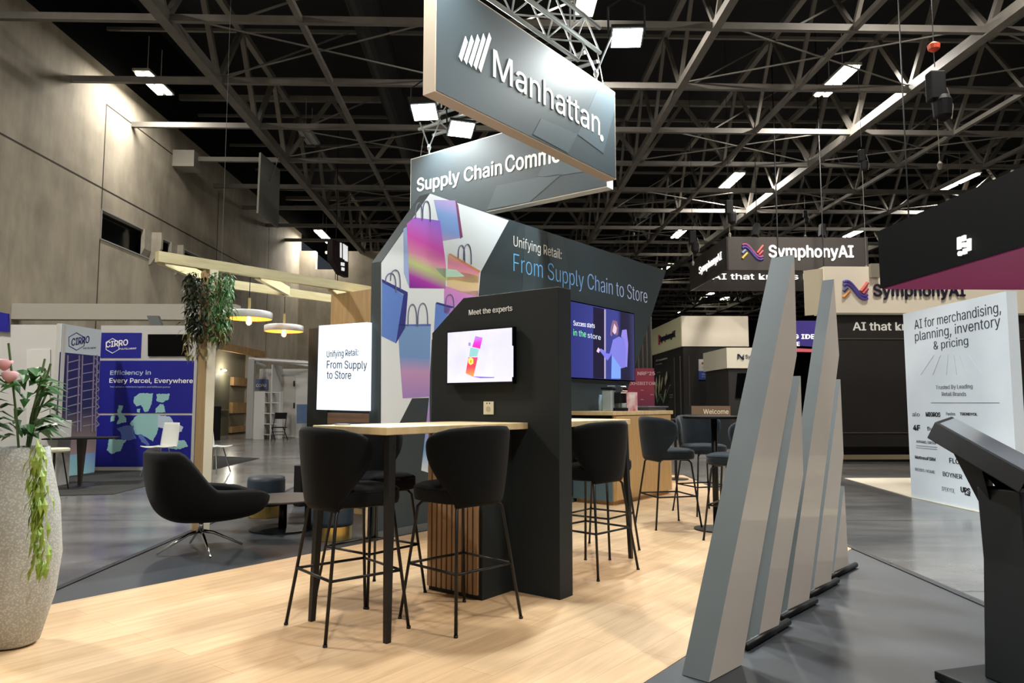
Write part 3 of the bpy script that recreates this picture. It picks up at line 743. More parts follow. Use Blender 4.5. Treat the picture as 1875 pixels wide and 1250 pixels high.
# round high table
c = G(1312, 969)
r_ = thing('high_table', c, 'small black round high table among the teal stools', 'table')
q = MB(); q.lathe([(.215, 0), (.215, .012), (.04, .02)], c, seg=36); q.build('base', m_blackmetal, r_, smooth=False)
q = MB(); q.tube(c + ZV * .015, c + ZV * 1.08, .03, seg=16); q.build('column', m_blackmetal, r_, smooth=True)
q = MB(); q.lathe([(.3, 1.08), (.305, 1.09), (.305, 1.1), (.3, 1.105)], c, seg=40); q.build('table_top', m_black, r_)
c = G(1238, 877)
r_ = thing('floor_stand', c, 'slim black floor stand with disc base behind the teal stools', 'stand')
q = MB(); q.lathe([(.2, 0), (.2, .012), (.02, .02)], c, seg=30); q.build('base', m_blackmetal, r_)
q = MB(); q.tube(c + ZV * .01, c + ZV * .95, .022, seg=12); q.build('column', m_blackmetal, r_)
q = MB(); q.lathe([(.02, .95), (.26, .96), (.26, .98), (.02, .985)], c, seg=30); q.build('table_top', m_blackmetal, r_)

# --- service counter with coffee machine ---
cc = G(1124, 926); CF = Fr(cc, -E2); CS = Fr(cc, E1)
Lc = (G(1224, 902) - cc).dot(E1); 
Wc = 0.62
ct = thing('counter', cc + E1 * Lc / 2 + E2 * Wc, 'oak sided service counter with teal front at the foot of the slanted wall', 'counter')
CT = 1.135
gap = (WF.P - cc).dot(E2) - 0.02
Wc = gap
q = MB(); q.slab(cc + E1 * .02 + E2 * .0 , E1, Lc - .02, E2, Wc, 0.05, CT - .055); q.slab(cc + E1 * .05 + E2 * .03, E1, Lc - .1, E2, Wc - .05, 0, .05); q.build('body', mat('oak_side', (196, 160, 108), rough=.5, noise=(178, 142, 92), nscale=5, stretch=(6, 6, .6)), ct)
q = MB(); q.slab(cc + E2 * .02, E1, .018, E2, Wc - .02, 0.05, CT - .16); q.build('front_panel', mat('teal_grey_laminate', (84, 108, 118), rough=.5), ct)
q = MB(); q.slab(cc + E2 * .02 + E1 * .004, E1, .016, E2, Wc - .02, CT - .16, CT - .055); q.build('shadow_gap', m_black, ct)
q = MB(); q.slab(cc - E1 * .03 - E2 * .02, E1, Lc + .07, E2, Wc + .02, CT - .05, CT); q.build('worktop', m_oak, ct, bevel=.003)
m_oakdoor = mat('oak_door', (200, 164, 110), rough=.5, noise=(182, 146, 96), nscale=5, stretch=(6, 6, .6))
for i, (a_, b2) in enumerate(((.03, .5), (.505, .98), (.985, 1.0))):
    if i == 2: continue
    d_ = MB(); d_.prism(CS, [(Lc * a_ , .06), (Lc * b2 - .004, .06), (Lc * b2 - .004, CT - .06), (Lc * a_, CT - .06)], 0, .018); dd = d_.build('door', m_oakdoor, ct)
    k_ = MB(); ku = Lc * .5 - .05 if i == 0 else Lc * .5 + .06; kp = CS.pt(ku, CT - .1, .018); k_.tube(kp, kp + CS.n * .02, .012, seg=12); ORG[dd.name] = org(ct); k_.build('knob', m_chrome, dd)
# coffee machine
cp = CS.pt(*[CS.uz(1124, 748)[0] if False else 0.02, 0], 0) + E2 * .22 + E1 * .05
mc_ = cc + E1 * .49 + E2 * .3 + ZV * CT
cm = thing('coffee_machine', mc_, 'silver pod coffee machine standing on the oak counter', 'coffee machine')
wM = .16; m_silver = mat('silver_plastic', (172, 184, 184), rough=.3, metal=.35)
uM = -E2
q = MB(); q.box(mc_ + ZV * .135, (.15, .24, .27), u=uM); q.build('water_tank', m_silver, cm, bevel=.018, bseg=3)
q = MB(); q.box(mc_ + ZV * .29, (.17, .26, .03), u=uM); q.build('lid', m_blackmetal, cm, bevel=.01)
q = MB(); q.box(mc_ + ZV * .318, (.08, .08, .018), u=uM); q.build('top_button', m_silver, cm, bevel=.006)
hp = mc_ + uM * .15 + ZV * .27
q = MB(); q.tube(hp - E1 * .07, hp + E1 * .07, .055, seg=24); q.build('brew_head', m_chrome, cm, bevel=.006)
q = MB(); q.box(mc_ + uM * .13 + ZV * .17, (.09, .16, .14), u=uM); q.box(mc_ + uM * .16 + ZV * .02, (.17, .18, .04), u=uM); q.build('machine_body', m_black, cm, bevel=.008)
q = MB(); q.box(mc_ + uM * .205 + ZV * .07, (.03, .14, .06), u=uM); q.build('cup_shelf', m_silver, cm, bevel=.004)
rp = mc_ + uM * .27 + E1 * .06
tag(MB().box(rp + ZV * .12, (.09, .12, .24), u=uM).build('capsule_box', mat('red_white_box', (190, 60, 70), rough=.5, noise=(240, 225, 225), nscale=7)), 'red and white box of pods beside the coffee machine', 'box')
gp = mc_ - uM * .15
gl = MB(); gl.lathe([(.035, 0), (.04, .1), (.035, .17), (.03, .19), (.03, .21)], gp, seg=20); tag(gl.build('water_bottle', mat('pale_blue_glass', (170, 200, 225), rough=.15), smooth=True), 'small pale blue bottle left of the coffee machine', 'bottle')
tp_ = cc + E1 * 1.42 + E2 * .28 + ZV * CT
tr = MB(); tr.box(tp_ + ZV * .02, (.55, .34, .04), u=E1); tr.box(tp_ + ZV * .05, (.62, .38, .02), u=E1); tag(tr.build('serving_tray', mat('grey_tray', (92, 92, 98), rough=.4), bevel=.004), 'dark grey shallow tray at the right end of the oak counter', 'tray')

# --- lightbox wall, wood pylon ---
LB0 = WF.pt(uL, 0, -.14); LF = Fr(LB0, -E2)   # u negative to the left
uA = LF.uz(563.5, 700)[0]; uB = LF.uz(603, 560)[0]
dz = LF.uz(564, 602)[1]
lb = thing('lightbox_wall', LF.pt(uA / 2, 0, -.1), 'dark low wall with the glowing white Unifying Retail lightbox', 'wall panel')
q = MB(); q.prism(LF, [(uA, .0), (uB, .0), (uB, dz), (uA, dz)], -.12, .0); q.prism(LF, [(uB, .25), (0, .25), (0, dz), (uB, dz)], -.12, -.02); q.build('panel', m_dark, lb)
q = MB(); q.prism(LF, LF.px([(598, 755), (678, 757), (678, 776), (598, 776)]), -.02, -.005); q.build('wood_inset', mat('brown_wood', (150, 118, 94), rough=.6, noise=(132, 102, 80), nscale=5), lb)
q = MB(); q.prism(LF, LF.px([(593, 597), (681, 590.8), (679, 752), (588.6, 749.6)]), 0, .06); q.build('lightbox', [mat('lightbox_white', (226, 240, 255), emit=1.0, rough=.4)], lb)
mt_b = mat('lightbox_letters', (54, 82, 110), rough=.5)
text(LF, 'Unifying Retail:', (598.5, 654), (656, 650.5), 11.5, mt_b, lb, weight=.008, n=.06, depth=.002)
text(LF, 'From Supply', (598.5, 674), (672, 675.2), 14, mt_b, lb, weight=.008, n=.06, depth=.002)
text(LF, 'to Store', (598.5, 693), (643, 693.5), 14, mt_b, lb, weight=.008, n=.06, depth=.002)
WP = Fr(LF.pt(0, 0, -.9), -E2)
wa = WP.uz(606, 560)[0]; wb = WP.uz(700, 560)[0]
m_pine = mat('pale_pine', (214, 204, 164), rough=.55, noise=(196, 184, 142), nscale=4, stretch=(1, 1, 8))
m_pinebrown = mat('honey_wood', (176, 148, 106), rough=.55, noise=(158, 130, 90), nscale=4, stretch=(6, 6, .6))
pyl = MB(); pyl.prism(WP, [(wa, 0), (wb, 0), (wb, 2.52), (wa, 2.52)], -.3, 0); tag(pyl.build('wood_pylon', m_pinebrown), 'wide honey coloured wood pylon behind the lightbox wall', 'pylon')

# --- pergola ---
pg = thing('pergola', G(355, 972), 'pale pine pergola frame with slanting cross planks over the lounge corner', 'pergola')
ztop, hb = EYE + 1.43, .125
fa = G(291, 459, ztop); FA = Fr(fa, E1); LEN = 3.1
q = MB(); q.prism(FA, [(0, ztop - .1), (LEN, ztop - .1), (LEN, ztop), (0, ztop)], -.07, 0); q.build('front_beam', m_pine, pg)
ba = G(400, 508.5, ztop - .02); BA = Fr(ba, E1)
q = MB(); q.prism(BA, [(-.12, ztop - .12), (2.6, ztop - .12), (2.6, ztop - .02), (-.12, ztop - .02)], -.06, 0); q.build('back_beam', m_pine, pg)
for uu in (0.02, 1.05, 2.0):
    a0 = FA.pt(uu, 0, -.07); dd_ = (ba - fa).dot(FA.n) * -1; hl = (abs(dd_) - .07) / abs(HD.dot(FA.n))
    q = MB(); q.slab(a0, HD, hl, HX, .05, ztop - .115, ztop - .01); q.build('cross_plank', m_pine, pg)
pp = G(341, 962); 
q = MB(); q.slab(G(366, 974) - E1 * 0 , E2, .15, E1, .10, 0, ztop - .1); q.build('post', [m_pinebrown], pg)
q = MB(); q.slab(G(366, 974) - E2 * .004 + E1 * .005, E2, .004, E1, .09, 0, ztop - .1); q.build('post_lit_face', mat('painted_lamplight', (235, 226, 200), rough=.5), pg)  # thin cream skin: lamp light on the post's side face, put into the colour

# pendants
for (px, py, Y, lab) in ((456, 578, 7.7, 'near white disc pendant lamp with glowing amber bulb'), (520, 602, 9.1, 'far white disc pendant lamp with glowing amber bulb, right of the other')):
    c = atY(px, py, Y)
    pr = thing('pendant_lamp', (c.x, c.y, c.z - .15), lab, 'pendant lamp', 'disc pendant lamps')
    q = MB(); q.tube(c + ZV * .2, Vector((c.x, c.y, ztop - .06)), .004, seg=6); q.build('cord', m_black, pr)
    q = MB(); q.tube(c + ZV * .03, c + ZV * .19, .014, seg=14); q.build('stem', mat('brass', (214, 190, 130), rough=.3, metal=.6), pr)
    q = MB(); q.lathe([(.015, .055), (.2, .05), (.235, .04), (.24, .03), (.24, -.03), (.234, -.034)], c, seg=48, cap=False); q.build('shade', mat('white_shade', (228, 228, 230), rough=.4), pr, smooth=True)
    q = MB(); q.lathe([(.233, -.034), (.232, .02), (.2, .038), (.02, .042)], c, seg=48, cap=False); q.build('shade_lining', mat('glowing_copper_lining', (235, 165, 90), rough=.45, emit=.25, ecol=(240, 150, 60)), pr, smooth=True)  # lining has weak amber emission of its own, standing in for bulb light
    q = MB(); q.lathe([(.012, .03), (.014, .0), (.024, -.03), (.03, -.06), (.026, -.085), (.01, -.1)], c, seg=20); q.build('bulb', mat('amber_bulb', (255, 190, 90), emit=16, ecol=(255, 170, 70)), pr, smooth=True)
    l = bpy.data.lights.new('pendant_light', 'POINT'); l.energy = 9; l.color = (1, .6, .25); l.shadow_soft_size = .03
    lo = bpy.data.objects.new('pendant_light', l); COL.objects.link(lo); lo.location = c - ZV * .14; lo['kind'] = 'helper'

# hanging plant around the post
def leaf(mb, p, d, l, w, sag=.3):
    d = d.normalized(); s = d.cross(ZV); s = s.normalized() if s.length > .05 else Vector((1, 0, 0)); n = s.cross(d)
    mid = p + d * l * .5 + n * l * .08; tip = p + d * l - ZV * l * sag
    b0 = mb.v.__len__()
    mb.add([p, mid + s * w, tip, mid - s * w, mid + n * w * .25], [(0, 1, 4), (1, 2, 4), (2, 3, 4), (3, 0, 4)])
hp_ = thing('hanging_plant', G(372, 972) + ZV * 1.6, 'leafy trailing artificial plant wrapped around the pergola post', 'plant')
pc = G(366, 974) + E2 * .06 + E1 * .03
for nm, mats_, cx0, cx1, y0, y1, cnt in (('dark_foliage', mat('foliage_dark', (52, 66, 40), rough=.5, noise=(28, 36, 22), nscale=9), 340, 384, 505, 618, 620),
                                         ('bright_foliage', mat('foliage_green', (86, 140, 78), rough=.5, noise=(40, 84, 40), nscale=9), 380, 426, 500, 618, 620)):
    q = MB()
    for i in range(cnt):
        t = random.random(); yy = y0 + (y1 - y0) * t
        narrow = 1 - .45 * max(0, (t - .55) / .45); mid = (cx0 + cx1) / 2; xx = mid + (random.random() - .5) * (cx1 - cx0) * narrow
        p = atY(xx, yy, pc.y + random.uniform(-.22, .2))
        if abs(xx - 371) < 7 and p.y > pc.y - .08: p.y = pc.y - .15
        d = Vector((random.uniform(-1, 1), random.uniform(-1, 1), random.uniform(-1.6, .2)))
        leaf(q, p, d, random.uniform(.05, .1), random.uniform(.009, .018), .25)
    q.build(nm, mats_, hp_)
q = MB()
for i in range(150):
    xx = random.choice((random.uniform(336, 378), random.uniform(385, 415))); yy = random.uniform(605, 650) if xx < 378 else random.uniform(590, 622)
    leaf(q, atY(xx, yy, pc.y - random.uniform(.05, .2)), Vector((random.uniform(-1, 1), random.uniform(-1, 1), -1)), .08, .012)
for i in range(16):
    x_ = random.uniform(340, 425); q.path([atY(x_, 500, pc.y - .1), atY(x_ + random.uniform(-6, 6), 560, pc.y - .14), atY(x_ + random.uniform(-10, 10), random.uniform(600, 635), pc.y - .12)], .003, seg=4)
q.build('trailing_tips', mat('foliage_olive', (140, 138, 84), rough=.5, noise=(90, 70, 50), nscale=12), hp_)

# --- lounge chair ---
lc = G(366, 1004)
ch = thing('lounge_chair', lc, 'black upholstered tub lounge chair on a four star chrome base', 'lounge chair')
ch_rot = R(40)
def rim(a):
    # a = 0 front, pi back ; returns (forward, side, height)
    c_, s_ = math.cos(a), math.sin(a)
    back = max(0, -c_)
    fx = .55 * c_ if c_ > 0 else .39 * c_
    sy = .42 * math.copysign(abs(s_) ** .7, s_)
    k = (1 - c_) / 2      # 0 front .. 1 back
    t_ = max(0, min(1, (k - .47) / .36)); t_ = t_ * t_ * (3 - 2 * t_)
    z = .44 + .05 * math.sin(min(1, k / .5) * math.pi / 2) * 1.0 + t_ * .325
    fx -= .06 * t_
    if k < .12: z -= .03 * (1 - k / .12)
    return fx, sy, z
def shell(off):
    def f(u, v):
        a = u * 2 * math.pi; fx, sy, z = rim(a)
        r0 = math.sin(min(v, 1) * math.pi / 2) ** .6
        h = .235 + (z - .235) * (1 - math.cos(v * math.pi / 2)) ** 1.25
        kx = r0 * (fx - off * math.cos(a)); ky = r0 * (sy - off * math.sin(a))
        h += off * (1 - v) * 2.2
        x = kx * math.cos(ch_rot) - ky * math.sin(ch_rot); y = kx * math.sin(ch_rot) + ky * math.cos(ch_rot)
        return lc + Vector((x, y, h))
    return f
q = MB(); nu, nv = 56, 20
q.grid(shell(0), nu, nv, closed_u=True); b0 = len(q.v); q.grid(shell(.06), nu, nv, closed_u=True)
rim0 = len(q.v)
q.v += [(q.v[(nv - 1) * nu + i] + q.v[b0 + (nv - 1) * nu + i]) / 2 + ZV * .028 for i in range(nu)]
for i in range(nu):
    j = (i + 1) % nu
    q.f += [[(nv - 1) * nu + i, (nv - 1) * nu + j, rim0 + j, rim0 + i], [rim0 + i, rim0 + j, b0 + (nv - 1) * nu + j, b0 + (nv - 1) * nu + i]]; q.m += [0, 0]
q.build('shell', m_fab_black, ch, smooth=True)
q = MB()
def cush(u, v):
    a = u * 2 * math.pi; fx, sy, z = rim(a); r = [0, .8, .86, .82, 0][round(v * 4)]; zz = [.36, .36, .40, .44, .455][round(v * 4)]
    kx = fx * r * .84; ky = sy * r * .84
    return lc + Vector((kx * math.cos(ch_rot) - ky * math.sin(ch_rot), kx * math.sin(ch_rot) + ky * math.cos(ch_rot), zz))
q.grid(cush, 40, 5, closed_u=True); q.build('seat_cushion', m_fab_black, ch, smooth=True, subsurf=1)
q = MB(); q.tube(lc + ZV * .13, lc + ZV * .26, .022, seg=16); q.build('swivel_post', m_chrome, ch, smooth=True)
for (fx_, fy_) in ((286.6, 1017), (385.4, 1022.3), (443.6, 998.4), (348, 996)):
    f_ = G(fx_, fy_); q = MB(); q.path([lc + ZV * .15, lc + (f_ - lc) * .3 + ZV * .13, f_ + ZV * .012], [.017, .013, .009], seg=8); q.build('leg', m_chrome, ch, smooth=True)
# coffee table
c = G(517, 968)
r_ = thing('coffee_table', c, 'low round black coffee table beside the lounge chair', 'table')
q = MB(); q.lathe([(.31, 0), (.31, .012), (.05, .02)], c, seg=40); q.build('base', m_blackmetal, r_)
q = MB(); q.tube(c + ZV * .01, c + ZV * .29, .04, seg=16); q.build('column', m_blackmetal, r_, smooth=True)
q = MB(); q.lathe([(.40, .285), (.415, .292), (.415, .302), (.41, .306)], c, seg=48); q.build('table_top', mat('dark_brown_top', (62, 58, 54), rough=.35), r_)
# poufs
def pouf(c, rad, lab):
    r_ = thing('pouf', c, lab, 'pouf', 'navy poufs with brass bases')
    q = MB(); q.lathe([(rad * .93, 0), (rad * .93, .12)], c, seg=40); q.build('brass_base', mat('brass_sheet', (214, 184, 110), rough=.22, metal=.9), r_, smooth=False)
    q = MB(); q.lathe([(rad * .6, .12), (rad * .98, .125), (rad * 1.0, .16), (rad, .38), (rad * .96, .42), (rad * .8, .435), (0.01, .44)], c, seg=40); q.build('cushion', mat('navy_leather', (36, 52, 66), rough=.5), r_, smooth=True)
pouf(G(486, 944), .2, 'round navy pouf with brass base behind the coffee table')
pouf(G(608, 985), .19, 'round navy pouf with brass base behind the near bar table legs')
# small black bin beside the left stool
p = G(552, 925); q = MB(); q.box(p + ZV * .24, (.14, .14, .48), u=E1); tag(q.build('floor_box', m_black, bevel=.006), 'small black upright box behind the round coffee table', 'box')

# --- tall plant vase, lower left ---
vc = G(22, 1180)
vz = thing('planter', vc, 'tall tapering pale grey woven planter at the left edge', 'planter')
q = MB(); q.lathe([(.09, 0), (.12, .02), (.18, .25), (.2, .45), (.18, .7), (.13, .93), (.12, 1.0), (.105, 1.0), (.11, .9)], vc, seg=40)
m_weave = mat('woven_grey', (168, 168, 162), rough=.7)
N, L, b = nodes_of(m_weave); tcn = N.new('ShaderNodeTexCoord'); wv = N.new('ShaderNodeTexVoronoi'); wv.inputs['Scale'].default_value = 95; L.new(tcn.outputs['Object'], wv.inputs[0])
crn = N.new('ShaderNodeValToRGB'); crn.color_ramp.elements[0].color = rgb((205, 205, 200)); crn.color_ramp.elements[1].color = rgb((160, 162, 158)); crn.color_ramp.elements[1].position = .6; L.new(wv.outputs[0], crn.inputs[0]); L.new(crn.outputs[0], b.inputs['Base Color'])
q.build('vase', m_weave, vz, smooth=True)
pl = thing('potted_plant', vc + ZV * .95, 'broad leaved green plant growing from the tall pale planter', 'plant')
q = MB()
for i in range(70):
    a = random.uniform(0, 6.28); h = random.uniform(.08, .42); rr = random.uniform(.03, .2)
    p = vc + ZV * (.95 + h) + Vector((math.cos(a) * rr * .5, math.sin(a) * rr * .5, 0))
    leaf(q, p, Vector((math.cos(a), math.sin(a), random.uniform(-.1, .6))), random.uniform(.12, .2), random.uniform(.022, .034), .25)
q.build('leaves', mat('plant_leaf', (52, 104, 44), rough=.4, noise=(30, 70, 28), nscale=6), pl)
for (x_, y_, dx) in ((84, 700, 1), (88, 722, .9), (84, 745, 1), (84, 770, .8)):
    q = MB(); p = atY(x_ - 30, y_ + 4, vc.y - .1); leaf(q, p, Vector((1, 0, .1)), .19 * dx + .02, .034, .12); q.build('leaf', MATS['plant_leaf'], pl)
q = MB()
for i in range(9):
    a = random.uniform(0, 6.28); q.path([vc + ZV * .8, vc + ZV * 1.15 + Vector((math.cos(a) * .05, math.sin(a) * .05, 0)), vc + ZV * random.uniform(1.3, 1.55) + Vector((math.cos(a) * .12, math.sin(a) * .12, 0))], .006, seg=5)
q.build('stems', mat('stem_green', (70, 96, 50), rough=.6), pl)
q = MB()
for i in range(130):
    xx = random.gauss(72, 9); yy = random.uniform(800, 1040); q.add([], []); leaf(q, atY(xx, yy, vc.y - .24 + random.uniform(-.03, .03)), Vector((random.uniform(-.4, .4), random.uniform(-.4, .1), -1)), .09, .012, .1)
q.build('trailing_vine', mat('vine_yellowgreen', (150, 170, 70), rough=.5, noise=(110, 140, 50), nscale=10), pl)
for (x_, y_) in ((8, 668), (18, 690)):
    q = MB(); q.lathe([(.005, -.03), (.03, -.01), (.04, .02), (.02, .03)], atY(x_, y_, vc.y - .1), seg=12); q.build('blossom', mat('pink_blossom', (214, 160, 165), rough=.6), pl, smooth=True)

# ================= hanging sign =================
sb = G(1128, 329, 3.675)
HS = Fr(sb, E1)
sL = HS.uz(796, 171.5)[0]; zlo = 3.675; zhi = 4.67
sign = thing('hanging_sign', sb - ZV * 0 + E1 * sL / 2 + ZV * zlo, 'large slate hanging sign reading Manhattan with white striped emblem', 'sign')
q = MB(); q.prism(HS, [(sL, zlo), (0, zlo), (0, zhi), (sL, zhi)], -.13, 0); q.build('frame', mat('beige_frame', (196, 178, 156), rough=.5), sign)
q = MB(); q.prism(HS, [(sL + .012, zlo + .012), (-.012, zlo + .012), (-.012, zhi - .012), (sL + .012, zhi - .012)], 0, .004); q.build('face', m_slate, sign)
for poly in ([(990, 217), (1056.7, 246), (1039, 280), (975, 246)], [(1057, 246), (1097, 155), (1125, 173), (1125, 200), (1104, 281)]):
    q = MB(); q.prism(HS, HS.px(poly), .004, .006); q.build('printed_facet', m_slate2, sign)
text(HS, 'Manhattan', (903, 140), (1098, 248), 50, m_letter, sign, weight=0.008, n=.004)
cdot = HS.uz(1101, 253); q = MB(); q.prism(HS, [(cdot[0] + .035 * math.cos(i * math.pi / 6), cdot[1] + .035 * math.sin(i * math.pi / 6)) for i in range(12)], .004, .008); q.build('full_stop', m_letter, sign)
# striped emblem: slanted bars growing to the left
eu, ez = HS.uz(890, 131)
for i in range(5):
    w_ = .044; uu = eu - i * .062; base = ez - .0
    lowz = ez + [0, -.0, .0, .0, .0][i] ; lw = .26 + .0
    sh = .14; top_ = ez + [.36, .32, .28, .24, .2][i]
    q = MB(); k = sh / .5
    q.prism(HS, [(uu - w_, lowz + .03), (uu, lowz), (uu + 0 * k, lowz + .1), (uu + (top_ - lowz) * .0 , top_), (uu - w_ - 0, top_ + .04)], .004, .008)
    # shear each bar
    for v in q.v:
        pass
    ob = q.build('emblem_bar', m_letter, sign)
    for v in ob.data.vertices:
        wz = v.co.z + org(sign).z - lowz
        v.co += Vector((E1.x, E1.y, 0)) * (wz * .38 - .075)
    ob.data.transform(Matrix.Translation((0, 0, -.04)))
# second leg of the L
c2_ = HS.pt(0, 0, -.13)
H2 = Fr(G(1115, 341.7, zlo), -E2)
s2L = H2.uz(752, 300)[0]
sg2 = thing('hanging_sign', H2.pt(s2L / 2, zlo), 'slate hanging sign reading Supply Chain Commerce behind the other', 'sign')
q = MB(); q.prism(H2, [(s2L, zlo), (-.02, zlo), (-.02, zhi), (s2L, zhi)], -.13, 0); q.build('frame', mat('pale_frame', (214, 216, 210), rough=.5), sg2)
q = MB(); q.prism(H2, [(s2L + .012, zlo + .014), (-.03, zlo + .014), (-.03, zhi - .012), (s2L + .012, zhi - .012)], 0, .004); q.build('face', m_slate, sg2)
for poly in ([(910, 340), (985, 325), (1030, 318), (970, 370), (892, 384)], [(985, 322), (1010, 275), (1110, 300), (1110, 308), (1000, 325)]):
    q = MB(); q.prism(H2, H2.px(poly), .004, .006); q.build('printed_facet', m_slate2, sg2)
text(H2, 'Supply Chain', (764, 350.5), (919, 318), 23, m_letter, sg2, weight=.024, n=.004)
text(H2, 'Commerce', (926, 315.5), (1072, 286), 29, m_letter, sg2, weight=.028, n=.004)
# aluminium truss frame carrying the signs
m_alu = mat('aluminium', (196, 204, 206), rough=.3, metal=.7)
def box_truss(a, b, label, s=.29):
    d = (b - a).normalized(); n = Vector((-d.y, d.x, 0)); L_ = (b - a).length
    tr_ = MB()
    for i in (-1, 1):
        for j in (0, 1): tr_.tube(a + n * i * s / 2 + ZV * j * s, b + n * i * s / 2 + ZV * j * s, .024, seg=8)
    for e_ in (a + d * .3, b - d * .3): tr_.tube(e_ + ZV * s, Vector((e_.x, e_.y, 13.0)), .012, seg=6)
    k = int(L_ / s)
    for m_ in range(k):
        p0 = a + d * (L_ * m_ / k); p1 = a + d * (L_ * (m_ + 1) / k)
        for i in (-1, 1):
            lo, hi = (0, s) if m_ % 2 else (s, 0)
            tr_.tube(p0 + n * i * s / 2 + ZV * lo, p1 + n * i * s / 2 + ZV * hi, .01, seg=6)
        for j in (0, 1):
            e = 1 if m_ % 2 else -1; tr_.tube(p0 + n * e * s / 2 + ZV * j * s, p1 - n * e * s / 2 + ZV * j * s, .01, seg=6)
    return tag(tr_.build('lighting_truss', m_alu), label, 'truss', 'aluminium trusses above the hanging signs')
zt_ = 5.15
box_truss(HS.pt(sL, zt_, -.3), HS.pt(-.05, zt_, -.3), 'aluminium box truss just above the Manhattan sign')
box_truss(H2.pt(s2L, zt_, -.3), H2.pt(-.4, zt_, -.3), 'aluminium box truss just above the Supply Chain sign')
def bridle(p, lab):
    q = MB(); q.path([p, p + ZV * .14], .012, seg=6); q.path([p + ZV * .12, p + ZV * .5 + Vector((-.14, .05, 0))], .011, seg=6); q.path([p + ZV * .12, p + ZV * .5 + Vector((.16, -.05, 0))], .011, seg=6)
    q.lathe([(.02, .08), (.03, .12), (.02, .16)], p, seg=10)
    tag(q.build('hanging_bracket', m_alu), lab, 'bracket')
def drop(fr, us, z0, z1, n, par):
    for u_ in us:
        q = MB(); q.tube(fr.pt(u_, z0, n), fr.pt(u_, z1, n - .1), .006, seg=6); q.build('suspension_wire', m_steel, par)
drop(HS, (sL + .15, -.12), zhi - .01, 5.2, -.065, sign); drop(H2, (s2L + .12, -.25), zhi - .01, 5.2, -.065, sg2)
bridle(HS.pt(-.3, zhi, -.06), 'forked metal hanger on top of the right end of the Manhattan sign')
bridle(H2.pt(s2L + .3, zhi, -.06), 'forked metal hanger on top of the left end of the Supply Chain sign')
# LED floods
def flood(px, py, c, lab, tgt, power, vis=True):
    p = G(px, py, EYE + c) if vis else Vector(px)
    r_ = thing('flood_light', p, lab, 'flood light')
    d = (Vector(tgt) - p).normalized(); s = d.cross(ZV).normalized(); t = s.cross(d)
    q = MB(); q.box(p - d * .05, (.36, .05, .28), tilt=(s, d, t)); q.build('housing', m_black, r_)
    q = MB(); q.box(p - d * .018, (.32, .012, .24), tilt=(s, d, t)); q.build('lens', mat('flood_lens', (245, 255, 245), emit=28), r_)
    q = MB(); q.path([p + s * .2 - d * .05, p + s * .2 + ZV * .3 - d * .1, p + ZV * .42 - d * .1, p - s * .2 + ZV * .3 - d * .1, p - s * .2 - d * .05], .012, seg=6); q.tube(p + ZV * .42 - d * .1, Vector((p.x - d.x * .1, p.y - d.y * .1, max(5.2, p.z + .5))), .012, seg=6); q.build('yoke', m_black, r_)
    area('flood_beam', p + d * .02, tgt, .3, power, (.93, 1.0, 1.0), spread=150)
flood(777, 207, 3.9, 'left blazing square flood light above the Supply Chain sign', (-1.6, 6.2, 0), FLOOD)
flood(845, 239, 3.75, 'right blazing square flood light above the Supply Chain sign', (.2, 7.0, 0), FLOOD)
flood(1148, 72, 4.0, 'large blazing flood light right of the Manhattan sign, top of view', (1.2, 5.6, 0), FLOOD * 1.15)
flood(HS.pt(sL - .1, 5.2, .25), 0, 0, 'flood light at the near end of the Manhattan sign outside the view', (-.9, 3.4, 0), FLOOD * .8, vis=False)

# ================= grey fins =================
m_fin_edge = mat('fin_edge_grey', (90, 99, 103), rough=.5, noise=(84, 93, 97), nscale=3)
m_fin_face = mat('fin_face_pearl', (206, 197, 188), rough=.3, noise=(196, 187, 178), nscale=1.2, coat=.6)
ang_f = R(44.4); DF = Vector((math.sin(ang_f), math.cos(ang_f), 0))
B3, B4, B5 = G(1428, 1136), G(1480, 1094), G(1520, 1060)
stp = (B5 - B3) / 2
def fin(S, pl, th, lab, ext, bar=None):
    """pl: front-bottom, front-top, back-top, back-bottom ... in image; ext: which are extrapolated to the floor"""
    fr = Fr(S, -DF * -1.0 if False else DF)
    fr.n = Vector((DF.y, -DF.x, 0))
    uz = fr.px(pl)
    def ground(a, b): k = (0.0 - a[1]) / (b[1] - a[1]); return (a[0] + (b[0] - a[0]) * k, 0.0)
    fb = ground(uz[1], uz[0]); bb = ground(uz[-2], uz[-1])
    prof = [fb] + uz[1:-1] + [bb]
    r_ = thing('fin', fr.pt((fb[0] + bb[0]) / 2, 0, -th / 2), lab, 'fin', 'slanted pearl grey fins')
    q = MB(); q.prism(fr, prof, -th, 0)
    o = q.build('panel', [m_fin_edge, m_fin_face], r_)
    for p in o.data.polygons:
        p.material_index = 1 if abs(p.normal.dot(fr.n)) > .9 else 0
    if bar:
        a, b2 = G(*bar[0]), G(*bar[1]); q = MB(); q.tube(a + ZV * .02 + fr.n * .01, b2 + ZV * .02 + fr.n * .01, .02, seg=14); q.build('base_bar', m_blackmetal, r_, smooth=True, bevel=0)
    print('FIN', [(round(a, 2), round(b, 2)) for a, b in prof])
fin(B3 - stp * 2, [(1315, 1163), (1454.4, 466), (1459, 650), (1368, 1163)], .135, 'largest nearest slanted grey fin, tallest of the five', None)
fin(B3 - stp, [(1390, 1163), (1466, 688), (1471, 868), (1428, 1132)], .08, 'second slanted grey fin, short one between the two tall fins', None, ((1362, 1190), (1440, 1144)))
fin(B3, [(1439, 1132), (1527, 511), (1536.5, 650), (1482, 1094)], .08, 'third slanted grey fin, tall one behind the nearest fin', None, ((1428, 1136), (1490, 1104)))
fin(B4, [(1487, 1095), (1538.8, 694), (1544.6, 832), (1522, 1060)], .08, 'fourth slanted grey fin, short one right of the second tall fin', None, ((1480, 1094), (1530, 1067)))
